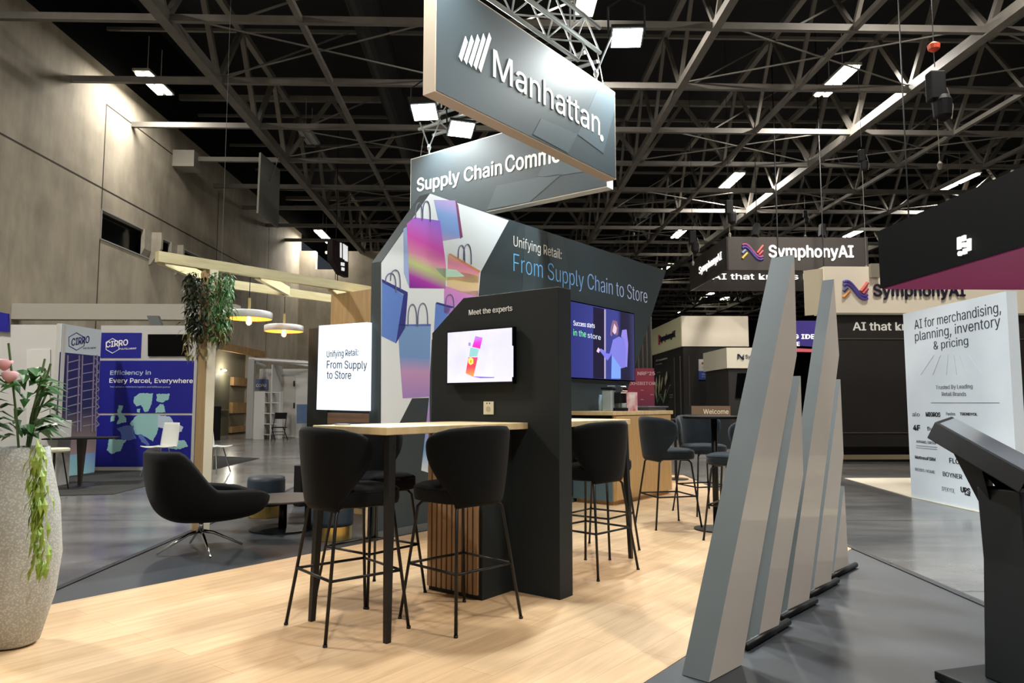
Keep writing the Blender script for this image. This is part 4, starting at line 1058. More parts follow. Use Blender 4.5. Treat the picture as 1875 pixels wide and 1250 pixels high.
fin(B5, [(1525, 1060), (1546, 890), (1551, 985), (1554, 1040)], .08, 'smallest slanted grey fin at the right end of the row', None, ((1520, 1060), (1564, 1038)))

# ================= neighbouring stands, left =================
m_wpanel = mat('white_stand_panel', (196, 196, 194), rough=.5)
m_navy = mat('royal_blue_print', (20, 24, 140), rough=.45)
m_rim = mat('aluminium_profile', (205, 205, 205), rough=.4, metal=.3)
# black carpet of that stand
mb = MB(); mb.poly([G(-60, 912, ZF), G(208, 905, ZF), G(475, 839, ZF), G(380, 834, ZF), G(-200, 852, ZF)], ZF, ZF + .008); struct(mb.build('carpet', m_blackcarpet), 'black carpet of the blue stand')
BLU = Fr(G(172, 862, ZF), HX)
cz_ = lambda px, py: BLU.uz(px, py)
st = thing('stand_wall', BLU.P, 'royal blue stand wall reading Efficiency in Every Parcel, Everywhere with a Europe map', 'stand wall')
a = cz_(172, 864); b_ = cz_(357, 596)
uR_ = cz_(352, 750)[0] + .02
q = MB(); q.prism(BLU, [(0, ZF), (uR_, ZF), (uR_, b_[1]), (0, b_[1])], -.1, 0); q.build('panel', m_rim, st)
zA, zB, zC = cz_(180, 660)[1], cz_(180, 756)[1], cz_(180, 760)[1]
for (z0_, z1_) in ((.05, zC), (zB, zA)):
    q = MB(); q.prism(BLU, [(.02, z0_), (uR_ - .02, z0_), (uR_ - .02, z1_), (.02, z1_)], 0, .01); q.build('blue_graphic', m_navy, st)
q = MB(); q.prism(BLU, [(.02, cz_(180, 655)[1]), (cz_(258, 650)[0], cz_(180, 655)[1]), (cz_(258, 650)[0], cz_(180, 609)[1]), (.02, cz_(180, 609)[1])], 0, .01); q.build('header_graphic', m_navy, st)
q = MB(); q.prism(BLU, BLU.px([(272, 612), (345, 612), (345, 652), (272, 652)]), 0, .03); q.build('black_screen', mat('screen_black', (3, 3, 4), rough=.4, spec=.1), st)
m_mint = mat('map_mint', (150, 200, 200), rough=.5); m_mint2 = mat('map_slate', (90, 115, 185), rough=.5); m_mint3 = mat('map_pale', (190, 205, 225), rough=.5)
def jag(l):
    out = []
    for (x0, y0), (x1, y1) in zip(l, l[1:] + l[:1]):
        d_ = math.hypot(x1 - x0, y1 - y0); k_ = max(1, int(d_ / 2.2))
        for i in range(k_):
            t_ = i / k_; a_ = random.uniform(-.9, .9) if i else 0
            out.append((x0 + (x1 - x0) * t_ - (y1 - y0) / d_ * a_, y0 + (y1 - y0) * t_ + (x1 - x0) / d_ * a_))
    return out
def mp(l, m_, k=0): q = MB(); q.prism(BLU, BLU.px(jag(l), .01), .01, .012 + .0006 * k); q.build('map_land', m_, st)
s4 = lambda pts: [(x / 3.906, 680 + y / 3.906) for x, y in pts]
mp(s4([(1000, 155), (1095, 155), (1085, 230), (1060, 285), (1035, 290), (1010, 240), (975, 250), (955, 215), (960, 180)]), m_mint)
mp(s4([(1120, 160), (1213, 158), (1205, 200), (1160, 222), (1120, 210)]), m_mint)
mp(s4([(1140, 235), (1170, 232), (1185, 290), (1110, 295), (1115, 262)]), m_mint)
mp(s4([(850, 240), (880, 245), (865, 290), (900, 330), (905, 360), (835, 375), (850, 340), (840, 290)]), m_mint)
mp(s4([(795, 320), (825, 318), (820, 350), (790, 360)]), m_mint)
mp(s4([(960, 330), (1000, 300), (1130, 305), (1140, 370), (1125, 430), (1095, 500), (1040, 465), (965, 445), (950, 400), (930, 370)]), m_mint)
mp(s4([(980, 268), (1005, 265), (1000, 295), (980, 290)]), m_mint)
mp(s4([(835, 405), (900, 385), (960, 390), (955, 440), (975, 480), (930, 492), (870, 485), (865, 440)]), m_mint2, 1)
mp(s4([(780, 480), (905, 490), (880, 520), (865, 565), (800, 590), (765, 565)]), m_mint)
mp(s4([(985, 450), (1015, 450), (1070, 520), (1065, 540), (1010, 500)]), m_mint2, 1)
mp(s4([(1130, 310), (1210, 320), (1250, 370), (1310, 395), (1300, 430), (1240, 440), (1180, 410), (1130, 400)]), m_mint3, 1)
mp(s4([(1200, 500), (1320, 490), (1345, 535), (1260, 560), (1200, 545)]), m_mint)
text(BLU, 'Efficiency in', (202, 686), (276, 685.5), 7.6, m_mint3, st, weight=.02, n=.011)
text(BLU, 'Every Parcel, Everywhere', (200.5, 700.5), (353, 701), 8.2, m_letter, st, weight=.02, n=.011)
text(BLU, 'Your global e-commerce logistics and fulfillment partner', (201, 709), (312, 709.5), 2.6, m_mint3, st, n=.011)
text(BLU, 'CIRRO', (194, 636), (234, 631.5), 10.5, m_letter, st, weight=.03, n=.011)
text(BLU, 'FULFILLMENT', (219, 640), (250, 639), 2.8, m_letter, st, weight=.02, n=.011)
def hexa(fr, cx, cy, r, m_, par, n):
    pts = [fr.pt(*fr.uz(cx + r * math.sin(i * math.pi / 3), cy - r * math.cos(i * math.pi / 3), n), n) for i in range(7)]
    q = MB(); q.path(pts, .008, seg=5); q.build('hexagon_outline', m_, par)
hexa(BLU, 206, 633, 13.5, m_letter, st, .012)
# angled printed wall at its left
AW = Fr(G(172, 866, ZF), (G(172, 866, ZF) - G(88, 878.5, ZF)).normalized())
aw = thing('printed_wall', AW.P, 'angled stand wall printed with warehouse racks under a white CIRRO header', 'stand wall')
u_l = AW.uz(101, 800)[0]; zt2 = AW.uz(183, 603.5)[1]
q = MB(); q.prism(AW, [(u_l, ZF), (0, ZF), (0, zt2), (u_l, zt2)], -.08, 0); q.build('panel', m_rim, aw)
zm = AW.uz(183, 652)[1]; zl = AW.uz(171, 828)[1]
q = MB(); q.prism(AW, [(u_l, zm), (0, zm), (0, zt2), (u_l, zt2)], 0, .012); q.build('header_graphic', mat('pale_blue_panel', (200, 210, 218), rough=.5), aw)
text(AW, 'CIRRO', (130.5, 633), (163, 627), 13, mat('logo_navy', (30, 40, 110), rough=.5), aw, weight=.03, n=.012)
text(AW, 'FULFILLMENT', (152, 639), (176, 638), 3, MATS['logo_navy'], aw, weight=.01, n=.012)
hexa(AW, 140, 625, 16, MATS['logo_navy'], aw, .014)
q = MB(); q.prism(AW, [(u_l, zl), (0, zl), (0, zm), (u_l, zm)], 0, .01); q.build('warehouse_graphic', grad('rack_print', [(0, (150, 130, 130)), (.3, (96, 84, 92)), (.45, (30, 28, 80)), (1, (34, 32, 100))], (0, 0, 1)), aw)
q = MB(); q.prism(AW, [(u_l, ZF + .02), (0, ZF + .02), (0, zl), (u_l, zl)], 0, .01); q.build('wave_graphic', grad('wave_print', [(0, (190, 225, 228)), (.5, (140, 195, 205)), (1, (120, 140, 205))], (.6, 0, .4)), aw)
m_rack = mat('rack_print_line', (150, 140, 170), rough=.5)
q = MB()
def aline(x0, y0, x1, y1, w=.02): q.path([AW.pt(*AW.uz(x0, y0), .012), AW.pt(*AW.uz(x1, y1), .012)], w, seg=4)
for x in (122, 143, 149, 170, 176): aline(x, 650, x - 4, 790)
for i in range(8): aline(122, 664 + i * 16, 145, 658 + i * 16, .012)
for i in range(8): aline(150, 668 + i * 16, 172, 664 + i * 16, .01); aline(172, 655 + i * 16, 180, 665 + i * 16, .012); aline(180, 665 + i * 16, 172, 671 + i * 16, .012)
q.build('rack_graphic', m_rack, aw)
# white door walls at the far left
LW = Fr(G(-160, 880, ZF), HX)
lw = thing('stand_wall', LW.P, 'plain white stand wall with a door at the far left', 'stand wall')
zt3 = LW.uz(100, 592)[1]
q = MB(); q.prism(LW, [(0, ZF), (LW.uz(97, 700)[0], ZF), (LW.uz(97, 700)[0], zt3), (0, zt3)], -.3, -.2); q.build('panel', m_wpanel, lw)
q = MB(); q.prism(LW, LW.px([(50, 640), (93, 640), (91, 862), (50, 866)], -.2), -.2, -.18); dd = q.build('door', mat('white_door', (208, 208, 206), rough=.5), lw)
q = MB(); q.tube(LW.pt(*LW.uz(89, 745), -.18), LW.pt(*LW.uz(89, 745), -.1), .02); q.build('handle', m_chrome, dd)
q = MB(); q.prism(LW, LW.px([(-60, 560), (4, 572), (4, 606), (-60, 600)], 0), -.19, -.15); q.build('blue_sign', m_navy, lw)
# white ledge over the stand
q = MB(); q.prism(Fr(G(-200, 846, ZF) , HX), [(0, 3.1), (7.3, 3.1), (7.3, 3.45), (0, 3.45)], -.3, 0); tag(q.build('header_beam', mat('dusty_white', (182, 178, 168), rough=.7)), 'dusty white header beam running behind the blue stand', 'beam')
q = MB(); s_ = BLU.uz(262, 576); q.prism(BLU, BLU.px([(262, 576), (282, 576), (291, 599), (270, 599)]), -.25, -.15); tag(q.build('grey_flap', mat('grey_sheet', (92, 96, 98), rough=.6)), 'small dark grey slanted sheet above the blue stand', 'sheet')
q = MB(); GF = Fr(atY(400, 700, 12.5), HX); q.prism(GF, GF.px([(388, 590), (409, 588), (414, 606), (388, 642)]), -.2, 0); q.tube(GF.pt(*GF.uz(398, 592), -.1), GF.pt(GF.uz(398, 592)[0], C1, -.1), .004, seg=5); tag(q.build('grey_flap', MATS['grey_sheet']), 'grey cut sheet hanging just right of the pergola post foliage', 'sheet')
# plinth
p = G(90, 889, ZF); q = MB(); q.box(p + ZV * .5, (.4, .35, 1.0), u=HX); tag(q.build('display_plinth', m_wpanel, bevel=.01), 'white ribbed display plinth behind the plant leaves', 'plinth')
# dark table
c = G(146, 889, ZF); r_ = thing('cafe_table', c, 'small dark table with tapered pedestal on the black carpet', 'table')
q = MB(); q.box(c + ZV * .73, (.95, .6, .02), u=V2(1, .35)); q.build('table_top', m_black, r_)
q = MB(); q.tube(c + ZV * .02, c + ZV * .72, .03, .075, seg=4); q.build('pedestal', mat('dark_oak', (52, 42, 34), rough=.5), r_)
q = MB(); q.lathe([(.3, 0), (.3, .012), (.05, .02)], c, seg=24); q.build('base', m_blackmetal, r_)
# white shell chairs
m_shell = mat('white_shell', (222, 226, 222), rough=.4)
def shell_chair(c, rot, lab, seat=.45):
    r_ = thing('shell_chair', (0, 0, 0), lab, 'chair', 'white shell chairs')
    q = MB()
    def f(u, v):
        s = u * 2 - 1
        if v < .5:
            k = v / .5; x = .22 - .4 * k; z = seat + .02 * s * s - .015 * math.sin(k * math.pi); w = .21
        else:
            k = (v - .5) / .5; x = -.18 - .05 * k - .03 * (1 - s * s); z = seat + .42 * k; w = .22 - .03 * k * k
        return Vector((x, w * s, z))
    q.grid(f, 13, 21); q.build('shell', m_shell, r_, smooth=True, solid=.015)
    for sx, sy in ((-1, -1), (-1, 1), (1, 1), (1, -1)):
        l = MB(); l.tube(Vector((sx * .1, sy * .1, seat - .02)), Vector((sx * .2, sy * .2, 0)), .011); l.build('leg', m_chrome, r_)
    r_.location = (c.x, c.y, ZF + .008); r_.rotation_euler = (0, 0, rot); return r_
shell_chair(G(290, 872, ZF), R(243), 'white shell chair before the blue map wall, left of the pergola post', .5)
shell_chair(G(392, 866, ZF), R(-15), 'white shell chair just right of the pergola post', .47)
c = G(96, 897, ZF); r_ = thing('stool', c, 'cream topped stool with thin dark legs at the left edge', 'stool')
q = MB(); q.lathe([(.18, .55), (.2, .57), (.2, .6), (.18, .61)], c, seg=24); q.build('seat', mat('cream_seat', (226, 220, 196), rough=.5), r_)
for i in range(4):
    a = i * math.pi / 2 + .5; l = MB(); l.tube(c + Vector((.1 * math.cos(a), .1 * math.sin(a), .55)), c + Vector((.2 * math.cos(a), .2 * math.sin(a), 0)), .01); l.build('leg', m_blackmetal, r_)

# recess in the concrete wall with a door, timber rails
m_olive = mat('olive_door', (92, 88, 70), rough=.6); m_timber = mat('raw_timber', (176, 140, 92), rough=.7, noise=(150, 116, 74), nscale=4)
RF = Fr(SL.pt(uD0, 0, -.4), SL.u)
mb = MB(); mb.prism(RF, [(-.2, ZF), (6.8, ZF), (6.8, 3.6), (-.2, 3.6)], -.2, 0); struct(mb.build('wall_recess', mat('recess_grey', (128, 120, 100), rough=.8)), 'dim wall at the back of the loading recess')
dr = MB(); dr.prism(RF, [(3.1, ZF), (4.7, ZF), (4.7, 2.4), (3.1, 2.4)], 0, .06); dd = dr.build('door_1', m_olive); struct(dd, 'olive double door in the recess')
q = MB(); q.tube(RF.pt(3.3, 1.0, .1), RF.pt(4.5, 1.0, .1), .025); struct(q.build('trim_14', m_chrome), 'steel push bar on the olive door')
q = MB(); q.prism(SL, [(uD0 - .3, 3.3), (uD1 + 1.2, 3.3), (uD1 + 1.2, 3.6), (uD0 - .3, 3.6)], 0, .12); tag(q.build('timber_beam', m_timber), 'long raw timber beam above the loading recess', 'beam')
for i, (u_, z_, w_, h_, lab) in enumerate(((2.0, 2.0, .95, .4, 'upper raw timber board left of the olive door'), (2.0, .7, .95, .5, 'lower raw timber board left of the olive door'), (4.9, 2.0, 1.6, .35, 'top raw timber board right of the olive door'), (4.85, .85, 1.7, .45, 'middle raw timber board right of the olive door'), (4.85, .05, 1.7, .25, 'bottom raw timber board right of the olive door'))):
    q = MB(); q.prism(RF, [(u_, z_), (u_ + w_, z_), (u_ + w_, z_ + h_), (u_, z_ + h_)], 0, .15); tag(q.build('timber_board', m_timber), lab, 'board')
p = RF.pt(3.9, 2.55, .12); q = MB(); q.lathe([(.08, 0), (.09, .03), (.05, .06)], p, seg=16); tag(q.build('wall_lamp', mat('round_lamp', (255, 255, 245), emit=8)), 'small round glowing lamp above the olive door', 'lamp')
l = bpy.data.lights.new('door_lamp_light', 'POINT'); l.energy = 60; l.color = (1, .95, .8); l.shadow_soft_size = .08
lo = bpy.data.objects.new('door_lamp_light', l); COL.objects.link(lo); lo.location = p + RF.n * .35 - ZV * .05; lo['kind'] = 'helper'
q = MB(); q.prism(Fr(G(384, 806, ZF), HX), [(0, ZF), (.25, ZF), (.25, 1.15), (0, 1.15)], -.3, 0); tag(q.build('dark_cabinet', m_black), 'narrow dark cabinet behind the white chair right of the post', 'cabinet')

# white far stand
WS = Fr(G(452, 804, ZF), HX)
ws = thing('stand_booth', WS.P, 'small white far stand with door and tube frame roof', 'stand')
uE = WS.uz(575, 750)[0]; zt4 = WS.uz(460, 657)[1]
q = MB(); q.prism(WS, [(.0, ZF), (uE, ZF), (uE, zt4 - .3), (0, zt4 - .3)], -1.3, -1.2); q.prism(WS, [(WS.uz(495, 750)[0], ZF), (WS.uz(497, 750)[0], ZF), (WS.uz(497, 750)[0], zt4 - .2), (WS.uz(495, 750)[0], zt4 - .2)], -1.2, 0); q.build('walls', m_wpanel, ws)
q = MB(); q.box(WS.pt(.1, zt4 / 2, 0), (.22, .22, zt4), u=HX); q.build('pillar', mat('grey_pillar', (160, 160, 158), rough=.5), ws)
q = MB(); q.tube(WS.pt(0, zt4, 0), WS.pt(uE, zt4 - .15, 0), .07); q.tube(WS.pt(0, zt4 - .05, 0), WS.pt(.2, zt4 - .2, -1.2), .05); q.tube(WS.pt(.6, zt4, 0), WS.pt(2.6, zt4 - .3, -1.2), .05); q.build('roof_tubes', m_rim, ws)
q = MB(); q.prism(WS, WS.px([(500, 688), (541, 688), (541, 800), (500, 800)], -1.2), -1.2, -1.15); d2 = q.build('door', mat('offwhite_door', (178, 174, 168), rough=.5), ws)
for y_ in (702, 742): q = MB(); q.box(WS.pt(*WS.uz(539, y_, -1.15), -1.12), (.05, .05, .2), u=HX); q.build('hinge', m_blackmetal, d2)
q = MB(); q.prism(WS, WS.px([(466, 694), (490, 694), (490, 713), (466, 713)], -1.1), -1.15, -1.1); q.build('blue_sign', mat('dusty_blue', (96, 104, 150), rough=.5), ws)
text(WS, 'COPU', (469, 708), (487, 708), 5, m_letter, ws, n=-1.09, weight=.02)
q = MB(); q.prism(WS, WS.px([(543, 740), (575, 740), (575, 775), (543, 775)], -.6), -.65, -.6); q.build('blue_poster', mat('steel_blue', (70, 96, 140), rough=.5, noise=(90, 110, 130), nscale=3), ws)
q = MB(); u_ = WS.uz(463, 760)[0]; 
q.prism(WS, [(u_, ZF), (WS.uz(484, 760)[0], ZF), (WS.uz(484, 760)[0], WS.uz(470, 716)[1]), (u_, WS.uz(470, 716)[1])], -.35, 0)
sh_ = thing('shelf_unit', WS.pt(u_ + .3, ZF, -.2), 'tall white shelf cabinet at the white far stand', 'shelf'); q.build('side_cabinet', m_wpanel, sh_)
for z in (.12, .5, .88, 1.26, 1.63): q = MB(); q.slab(WS.pt(WS.uz(484, 760)[0], 0, 0), HX, .55, -WS.n, .35, z, z + .03); q.build('shelf_board', m_wpanel, sh_)
q = MB(); q.box(WS.pt(WS.uz(484, 760)[0] + .54, .83, -.18), (.03, .35, 1.7), u=HX); q.build('shelf_side', m_wpanel, sh_)
fc = G(511, 806, ZF); r_ = thing('folding_chair', fc, 'black folding chair before the white far stand', 'chair')
for sx in (-1, 1):
    q = MB(); q.tube(fc + Vector((sx * .22, -.2, 0)), fc + Vector((sx * .2, .15, .95)), .015); q.tube(fc + Vector((sx * .22, .25, 0)), fc + Vector((sx * .2, -.2, .45)), .015); q.build('leg_frame', m_blackmetal, r_)
q = MB(); q.box(fc + Vector((0, 0, .45)), (.42, .4, .03)); q.build('seat', m_black, r_)
q = MB(); q.box(fc + Vector((0, .12, .85)), (.42, .03, .22)); q.build('backrest', m_black, r_)
for z in (.2, .3): q = MB(); q.tube(fc + Vector((-.22, -.12, z)), fc + Vector((.22, -.12, z)), .012); q.build('rung', m_blackmetal, r_)

# hanging grey board under the left truss
HB = Fr(hall(-7.25, 0), HD)
q = MB(); q.prism(HB, HB.px([(478, 279), (513, 311), (510, 417), (473, 390)]), -.06, 0); q.tube(HB.pt(HB.uz(495, 300)[0], 8.3, -.03), HB.pt(HB.uz(495, 300)[0], C1, .3), .02, seg=6); tag(q.build('hanging_board', mat('grey_board', (112, 112, 104), rough=.7)), 'plain grey board hanging under the left roof truss', 'board')
# vertical dark banner sign with white glyphs
VB = Fr(G(613, 790, ZF) , HD)
VB = Fr(atY(612, 500, 27.0), HD)
vb = thing('hanging_banner', VB.pt(1, 5.5), 'dark maroon hanging banner with white upright lettering over the far left', 'banner')
q = MB(); q.prism(VB, VB.px([(609, 438), (638, 448), (638, 508), (625, 502), (609, 476)]), -.2, 0); q.build('panel', mat('maroon_black', (40, 22, 26), rough=.6), vb)
q = MB(); q.tube(VB.pt(VB.uz(620, 450)[0], 6, -.1), VB.pt(VB.uz(620, 450)[0], 13, -.1), .015, seg=6); q.build('hanging_wire', m_blackmetal, vb)
for (x0_, x1_, ya, yb) in ((622.5, 625, 444, 471), (628, 630, 446, 474), (631, 633, 448, 477), (634, 636, 450, 478), (624, 630, 480, 486), (625, 630, 489, 495)):
    q = MB(); q.prism(VB, VB.px([(x0_, ya), (x1_, ya + 1), (x1_, yb + 1), (x0_, yb)]), 0, .02); q.build('glyph', mat('backlit_letters', (240, 240, 240), emit=.8), vb)

# ================= neighbouring stands, right =================
m_cream = mat('cream_fabric', (232, 222, 204), rough=.7)
m_creamL = mat('cream_fabric_cool', (226, 226, 186), rough=.7)
m_blackfab = mat('black_fabric_wall', (30, 27, 25), rough=.75)
m_ink = mat('logo_ink', (34, 26, 52), rough=.5)
def wave_logo(fr, x, y, s, par, n, pal):
    """woven wave emblem: two crossing bands with short slanted bars at both ends"""
    def stroke(pts, m_, r, k): q = MB(); q.path([fr.pt(*fr.uz(x + a * s, y - b * s, n), n + .008 + .004 * k) for a, b in pts], r, seg=6); q.build('emblem_stroke', m_, par)
    r = s * pal[0] * .62
    curve = lambda sh: [(-1 + i * .2, .62 * math.sin((-1 + i * .2) * -2.1) * 1.0 + sh) for i in range(11)]
    stroke([(a, b + .12) for a, b in curve(0)], pal[1], r, 0); stroke([(a, b - .14) for a, b in curve(0)], pal[2], r, 1)
    stroke([(-1, -.1), (-.68, .2)], pal[3], r, 1); stroke([(-1, -.62), (-.5, -.1)], pal[4], r, 1)
    stroke([(.45, -.1), (1, .62)], pal[5], r, 1); stroke([(.62, -.3), (1, .12)], pal[6], r, 1)
lp = lambda n, c: mat(n, c, rough=.4)
PAL = [lp('logo_mauve', (150, 80, 120)), lp('logo_indigo', (86, 72, 150)), lp('logo_blue', (130, 140, 190)), lp('logo_amber', (235, 180, 90)), lp('logo_coral', (205, 95, 85)), lp('logo_rose', (190, 70, 90))]
# suspended ring sign
cs = 4.3; zlo2 = EYE + cs; 
pA = G(1331, 494, zlo2); pB = G(1591, 494, zlo2)
hgt = (EYE + cs * 308 / 246) - zlo2
RS = Fr(pA, HX); Lr = (pB - pA).dot(HX); Dr = (G(1264.5, 532, zlo2) - pA).dot(HD)
rs = thing('ring_sign', pA + HX * Lr / 2 + HD * Dr / 2, 'dark square hanging ring sign reading SymphonyAI', 'sign')
m_ring = mat('dark_brown_fabric', (54, 49, 46), rough=.8)
for nm, P_, u_, L_ in (('front_panel', pA, HX, Lr), ('left_panel', pA + HD * Dr, -HD, Dr), ('right_panel', pB, HD, Dr), ('back_panel', pA + HD * Dr, HX, Lr)):
    fr = Fr(P_, u_); q = MB()
    q.prism(fr, [(0, zlo2), (L_, zlo2), (L_, zlo2 + hgt), (0, zlo2 + hgt)], -.06, 0); q.build(nm, m_ring, rs)
m_bl = mat('backlit_white', (250, 250, 248), emit=.7)
text(RS, 'SymphonyAI', (1408, 470.5), (1562, 471), 21, m_bl, rs, weight=.03, n=0.001, depth=.03)
wave_logo(RS, 1378, 461, 19, rs, 0, [.0030, PAL[0], PAL[1], PAL[2], PAL[3], PAL[4], PAL[5]])
LS = Fr(pA + HD * Dr, -HD)
text(LS, 'SymphonyAI', (1281, 502), (1322, 474.5), 13, m_bl, rs, weight=.01, n=0.001, depth=.03)
BS = Fr(pA + HD * (Dr - .08), HX)
text(BS, 'AI that knows Retail', (1304, 511.5), (1532, 511.5), 10.5, m_bl, rs, weight=.02, n=0.001, depth=.03)
for x_ in (1397, 1520):
    q = MB(); a_ = RS.pt(RS.uz(x_, 430)[0], zlo2 + hgt + .5, -.5); q.path([a_ + ZV * 3.2, a_], .012, seg=6); q.path([a_, RS.pt(RS.uz(x_ - 14, 440)[0], zlo2 + hgt, -.03)], .12, seg=6); q.path([a_, a_ - ZV * .5], .05, seg=6)
    q.build('hanging_strap', m_black, rs)

# left dark stand with cream header
hb0 = G(1254, 803, ZF); YH = hb0.y
SA = Fr(hb0, HX); SLf = Fr(hb0 + HD * 5.6, -HD)
z_ht = SA.uz(1254, 578.5)[1]; z_hb = SA.uz(1254, 634)[1]
uH = SA.uz(1367, 600)[0]; dLf = (SA.P - HD * 0)
# where does the left face end (x=1196) along HD
frL = Fr(hb0, -HD); uLft = -frL.uz(1196.5, 640)[0]
std = thing('exhibition_stand', hb0 + HX * uH / 2 + HD * uLft / 2, 'black far stand with cream header band right of the slanted wall', 'stand')
q = MB(); q.slab(hb0, HX, uH, HD, uLft, ZF, z_hb); q.build('walls', m_blackfab, std)
q = MB(); q.slab(hb0 - HX * .05 - HD * .05, HX, uH + .1, HD, uLft + .1, z_hb, z_ht); q.build('header', m_cream, std)
frL = Fr(hb0 - HX * .05, -HD)
q = MB(); q.prism(frL, [(-uLft, z_hb + .02), (-.02, z_hb + .02), (-.02, z_ht - .02), (-uLft, z_ht - .02)], 0, .01); q.build('header_side', m_creamL, std)
text(frL, 'SymphonyAI', (1209, 626), (1237, 616), 10, m_ink, std, weight=.05, n=.01, depth=.03)
q = MB(); q.box(frL.pt(frL.uz(1208, 622)[0], frL.uz(1208, 622)[1], .02), (.3, .02, .4), u=HD); q.build('emblem', PAL[5], std)
for (x0_, y0_, x1_, y1_, c_) in ((1201, 662, 1222, 657, 3.2), (1201, 668, 1212, 666, 1.6)):
    text(frL, 'AI Foundation' if c_ > 2 else 'for retail', (x0_, y0_), (x1_, y1_), c_, mat('dim_letters', (170, 165, 150), rough=.5), std, n=.012, depth=.01)
q = MB()
for (bx, by, tx, ty, w_) in ((1204, 722, 1205, 690, .16), (1209, 725, 1211, 686, .14), (1213, 715, 1216, 690, .1), (1221, 706, 1224, 680, .18), (1206, 735, 1202, 700, .1), (1218, 735, 1222, 712, .08)):
    a_ = frL.uz(bx, by); b2 = frL.uz(tx, ty); mu, mz = (a_[0] + b2[0]) / 2, (a_[1] + b2[1]) / 2
    q.prism(frL, [a_, (mu - w_, mz), b2, (mu + w_, mz)], .06, .075)
q.build('leaf_graphic', mat('pale_leaf_print', (176, 170, 140), rough=.6), std)
q = MB()
for (a_, b2) in (((1201, 712), (1208, 738)), ((1208, 738), (1214, 722)), ((1212, 722), (1219, 738)), ((1219, 738), (1231, 705))):
    q.path([frL.pt(*frL.uz(*a_), .08), frL.pt(*frL.uz(*b2), .08)], .03, seg=4)
q.build('stem_graphic', mat('stem_print', (80, 110, 86), rough=.6), std)
for (x_, y_, tx) in ((1206, 683, 'AI'), (1229, 724, 'Data'), (1229, 728, 'Store')): text(frL, tx, (x_ - 3, y_), (x_ + 3, y_ - 1), 1.8, MATS['dim_letters'], std, n=.08)
q = MB()
for x_ in (1236, 1247, 1262): q.box(SA.pt(SA.uz(x_, 700)[0], 1.5, .02) if x_ > 1254 else frL.pt(frL.uz(x_, 700)[0], 1.5, .02), (.03, .03, 3.0)); 
q.build('panel_joint', mat('brown_joint', (70, 62, 56), rough=.6), std)
# blue and white sign on it
SI = Fr(hb0 - HD * .07, HX)
sg = thing('info_sign', SI.pt(*SI.uz(1307, 695)), 'white over blue information sign before the black far stand', 'sign')
q = MB(); q.prism(SI, SI.px([(1279.5, 657.5), (1335, 657.5), (1335, 679), (1279.5, 679)]), -.05, 0); q.build('white_half', mat('dull_white', (200, 194, 190), rough=.5), sg)
q = MB(); q.prism(SI, SI.px([(1279.5, 679), (1335, 679), (1335, 695), (1279.5, 695)]), -.05, 0); q.build('blue_half', mat('signal_blue', (52, 72, 150), rough=.5), sg)
q = MB(); q.prism(SI, SI.px([(1284.5, 663), (1288, 663), (1288, 667), (1284.5, 667)]), 0, .01); q.build('square_logo', mat('logo_brownish', (110, 84, 60), rough=.5), sg)
text(SI, 'Microsoft', (1290, 667), (1307, 667), 3, mat('grey_ink', (100, 96, 100), rough=.5), sg)
text(SI, 'AI Cloud Partner Program', (1285, 673.5), (1321, 673.5), 2.2, MATS['grey_ink'], sg)
text(SI, 'Silver', (1285, 686), (1294, 686), 2.6, mat('pale_ink', (190, 200, 225), rough=.5), sg); text(SI, 'AI Transformation', (1285, 690.5), (1308, 690.5), 2.2, MATS['pale_ink'], sg)
# nearer small cream header stand with screen
k0_ = G(1337, 812, ZF); KS = Fr(k0_, HX)
uk = KS.uz(1450, 700)[0]
ks = thing('exhibition_stand', KS.pt(uk / 2, ZF, -1), 'second smaller black stand with cream header, partly behind the nearest fin', 'stand')
zk1 = KS.uz(1340, 636.5)[1]; zk0 = KS.uz(1340, 674)[1]
q = MB(); q.slab(k0_, HX, uk, HD, 2.5, ZF, zk0); q.build('walls', m_blackfab, ks)
q = MB(); q.slab(k0_ - HX * .06 - HD * .06, HX, uk + .1, HD, 2.6, zk0, zk1); q.build('header', mat('cream_dim', (206, 200, 182), rough=.7), ks)
text(KS, 'SymphonyAI', (1365, 656), (1412, 656), 6.5, m_ink, ks, weight=.02, n=.07)
wave_logo(KS, 1356, 653, 6, ks, .07, [.0042, m_ink, m_ink, m_ink, m_ink, m_ink, m_ink])
q = MB(); q.prism(KS, KS.px([(1350, 683), (1400, 683), (1400, 728), (1346, 728)]), 0, .04); q.build('black_screen', m_blackglass, ks)
# welcome counter
wc0 = G(1266, 822, ZF); WCf = Fr(wc0, HX); uw = WCf.uz(1337, 760)[0]
wc = thing('welcome_counter', WCf.pt(uw / 2, ZF), 'brown reception counter reading Welcome behind the teal stools', 'counter')
q = MB(); q.slab(wc0, HX, uw, HD, .7, ZF, WCf.uz(1270, 743)[1]); q.build('body', m_dark, wc)
q = MB(); q.prism(WCf, WCf.px([(1266, 743), (1337, 743), (1337, 764), (1266, 764)]), 0, .02); q.build('front_band', mat('brown_band', (112, 90, 68), rough=.6), wc)
text(WCf, 'Welcome', (1288, 757.5), (1334, 757.5), 8.5, mat('cream_letters', (226, 216, 196), rough=.5), wc, weight=.01, n=.02)
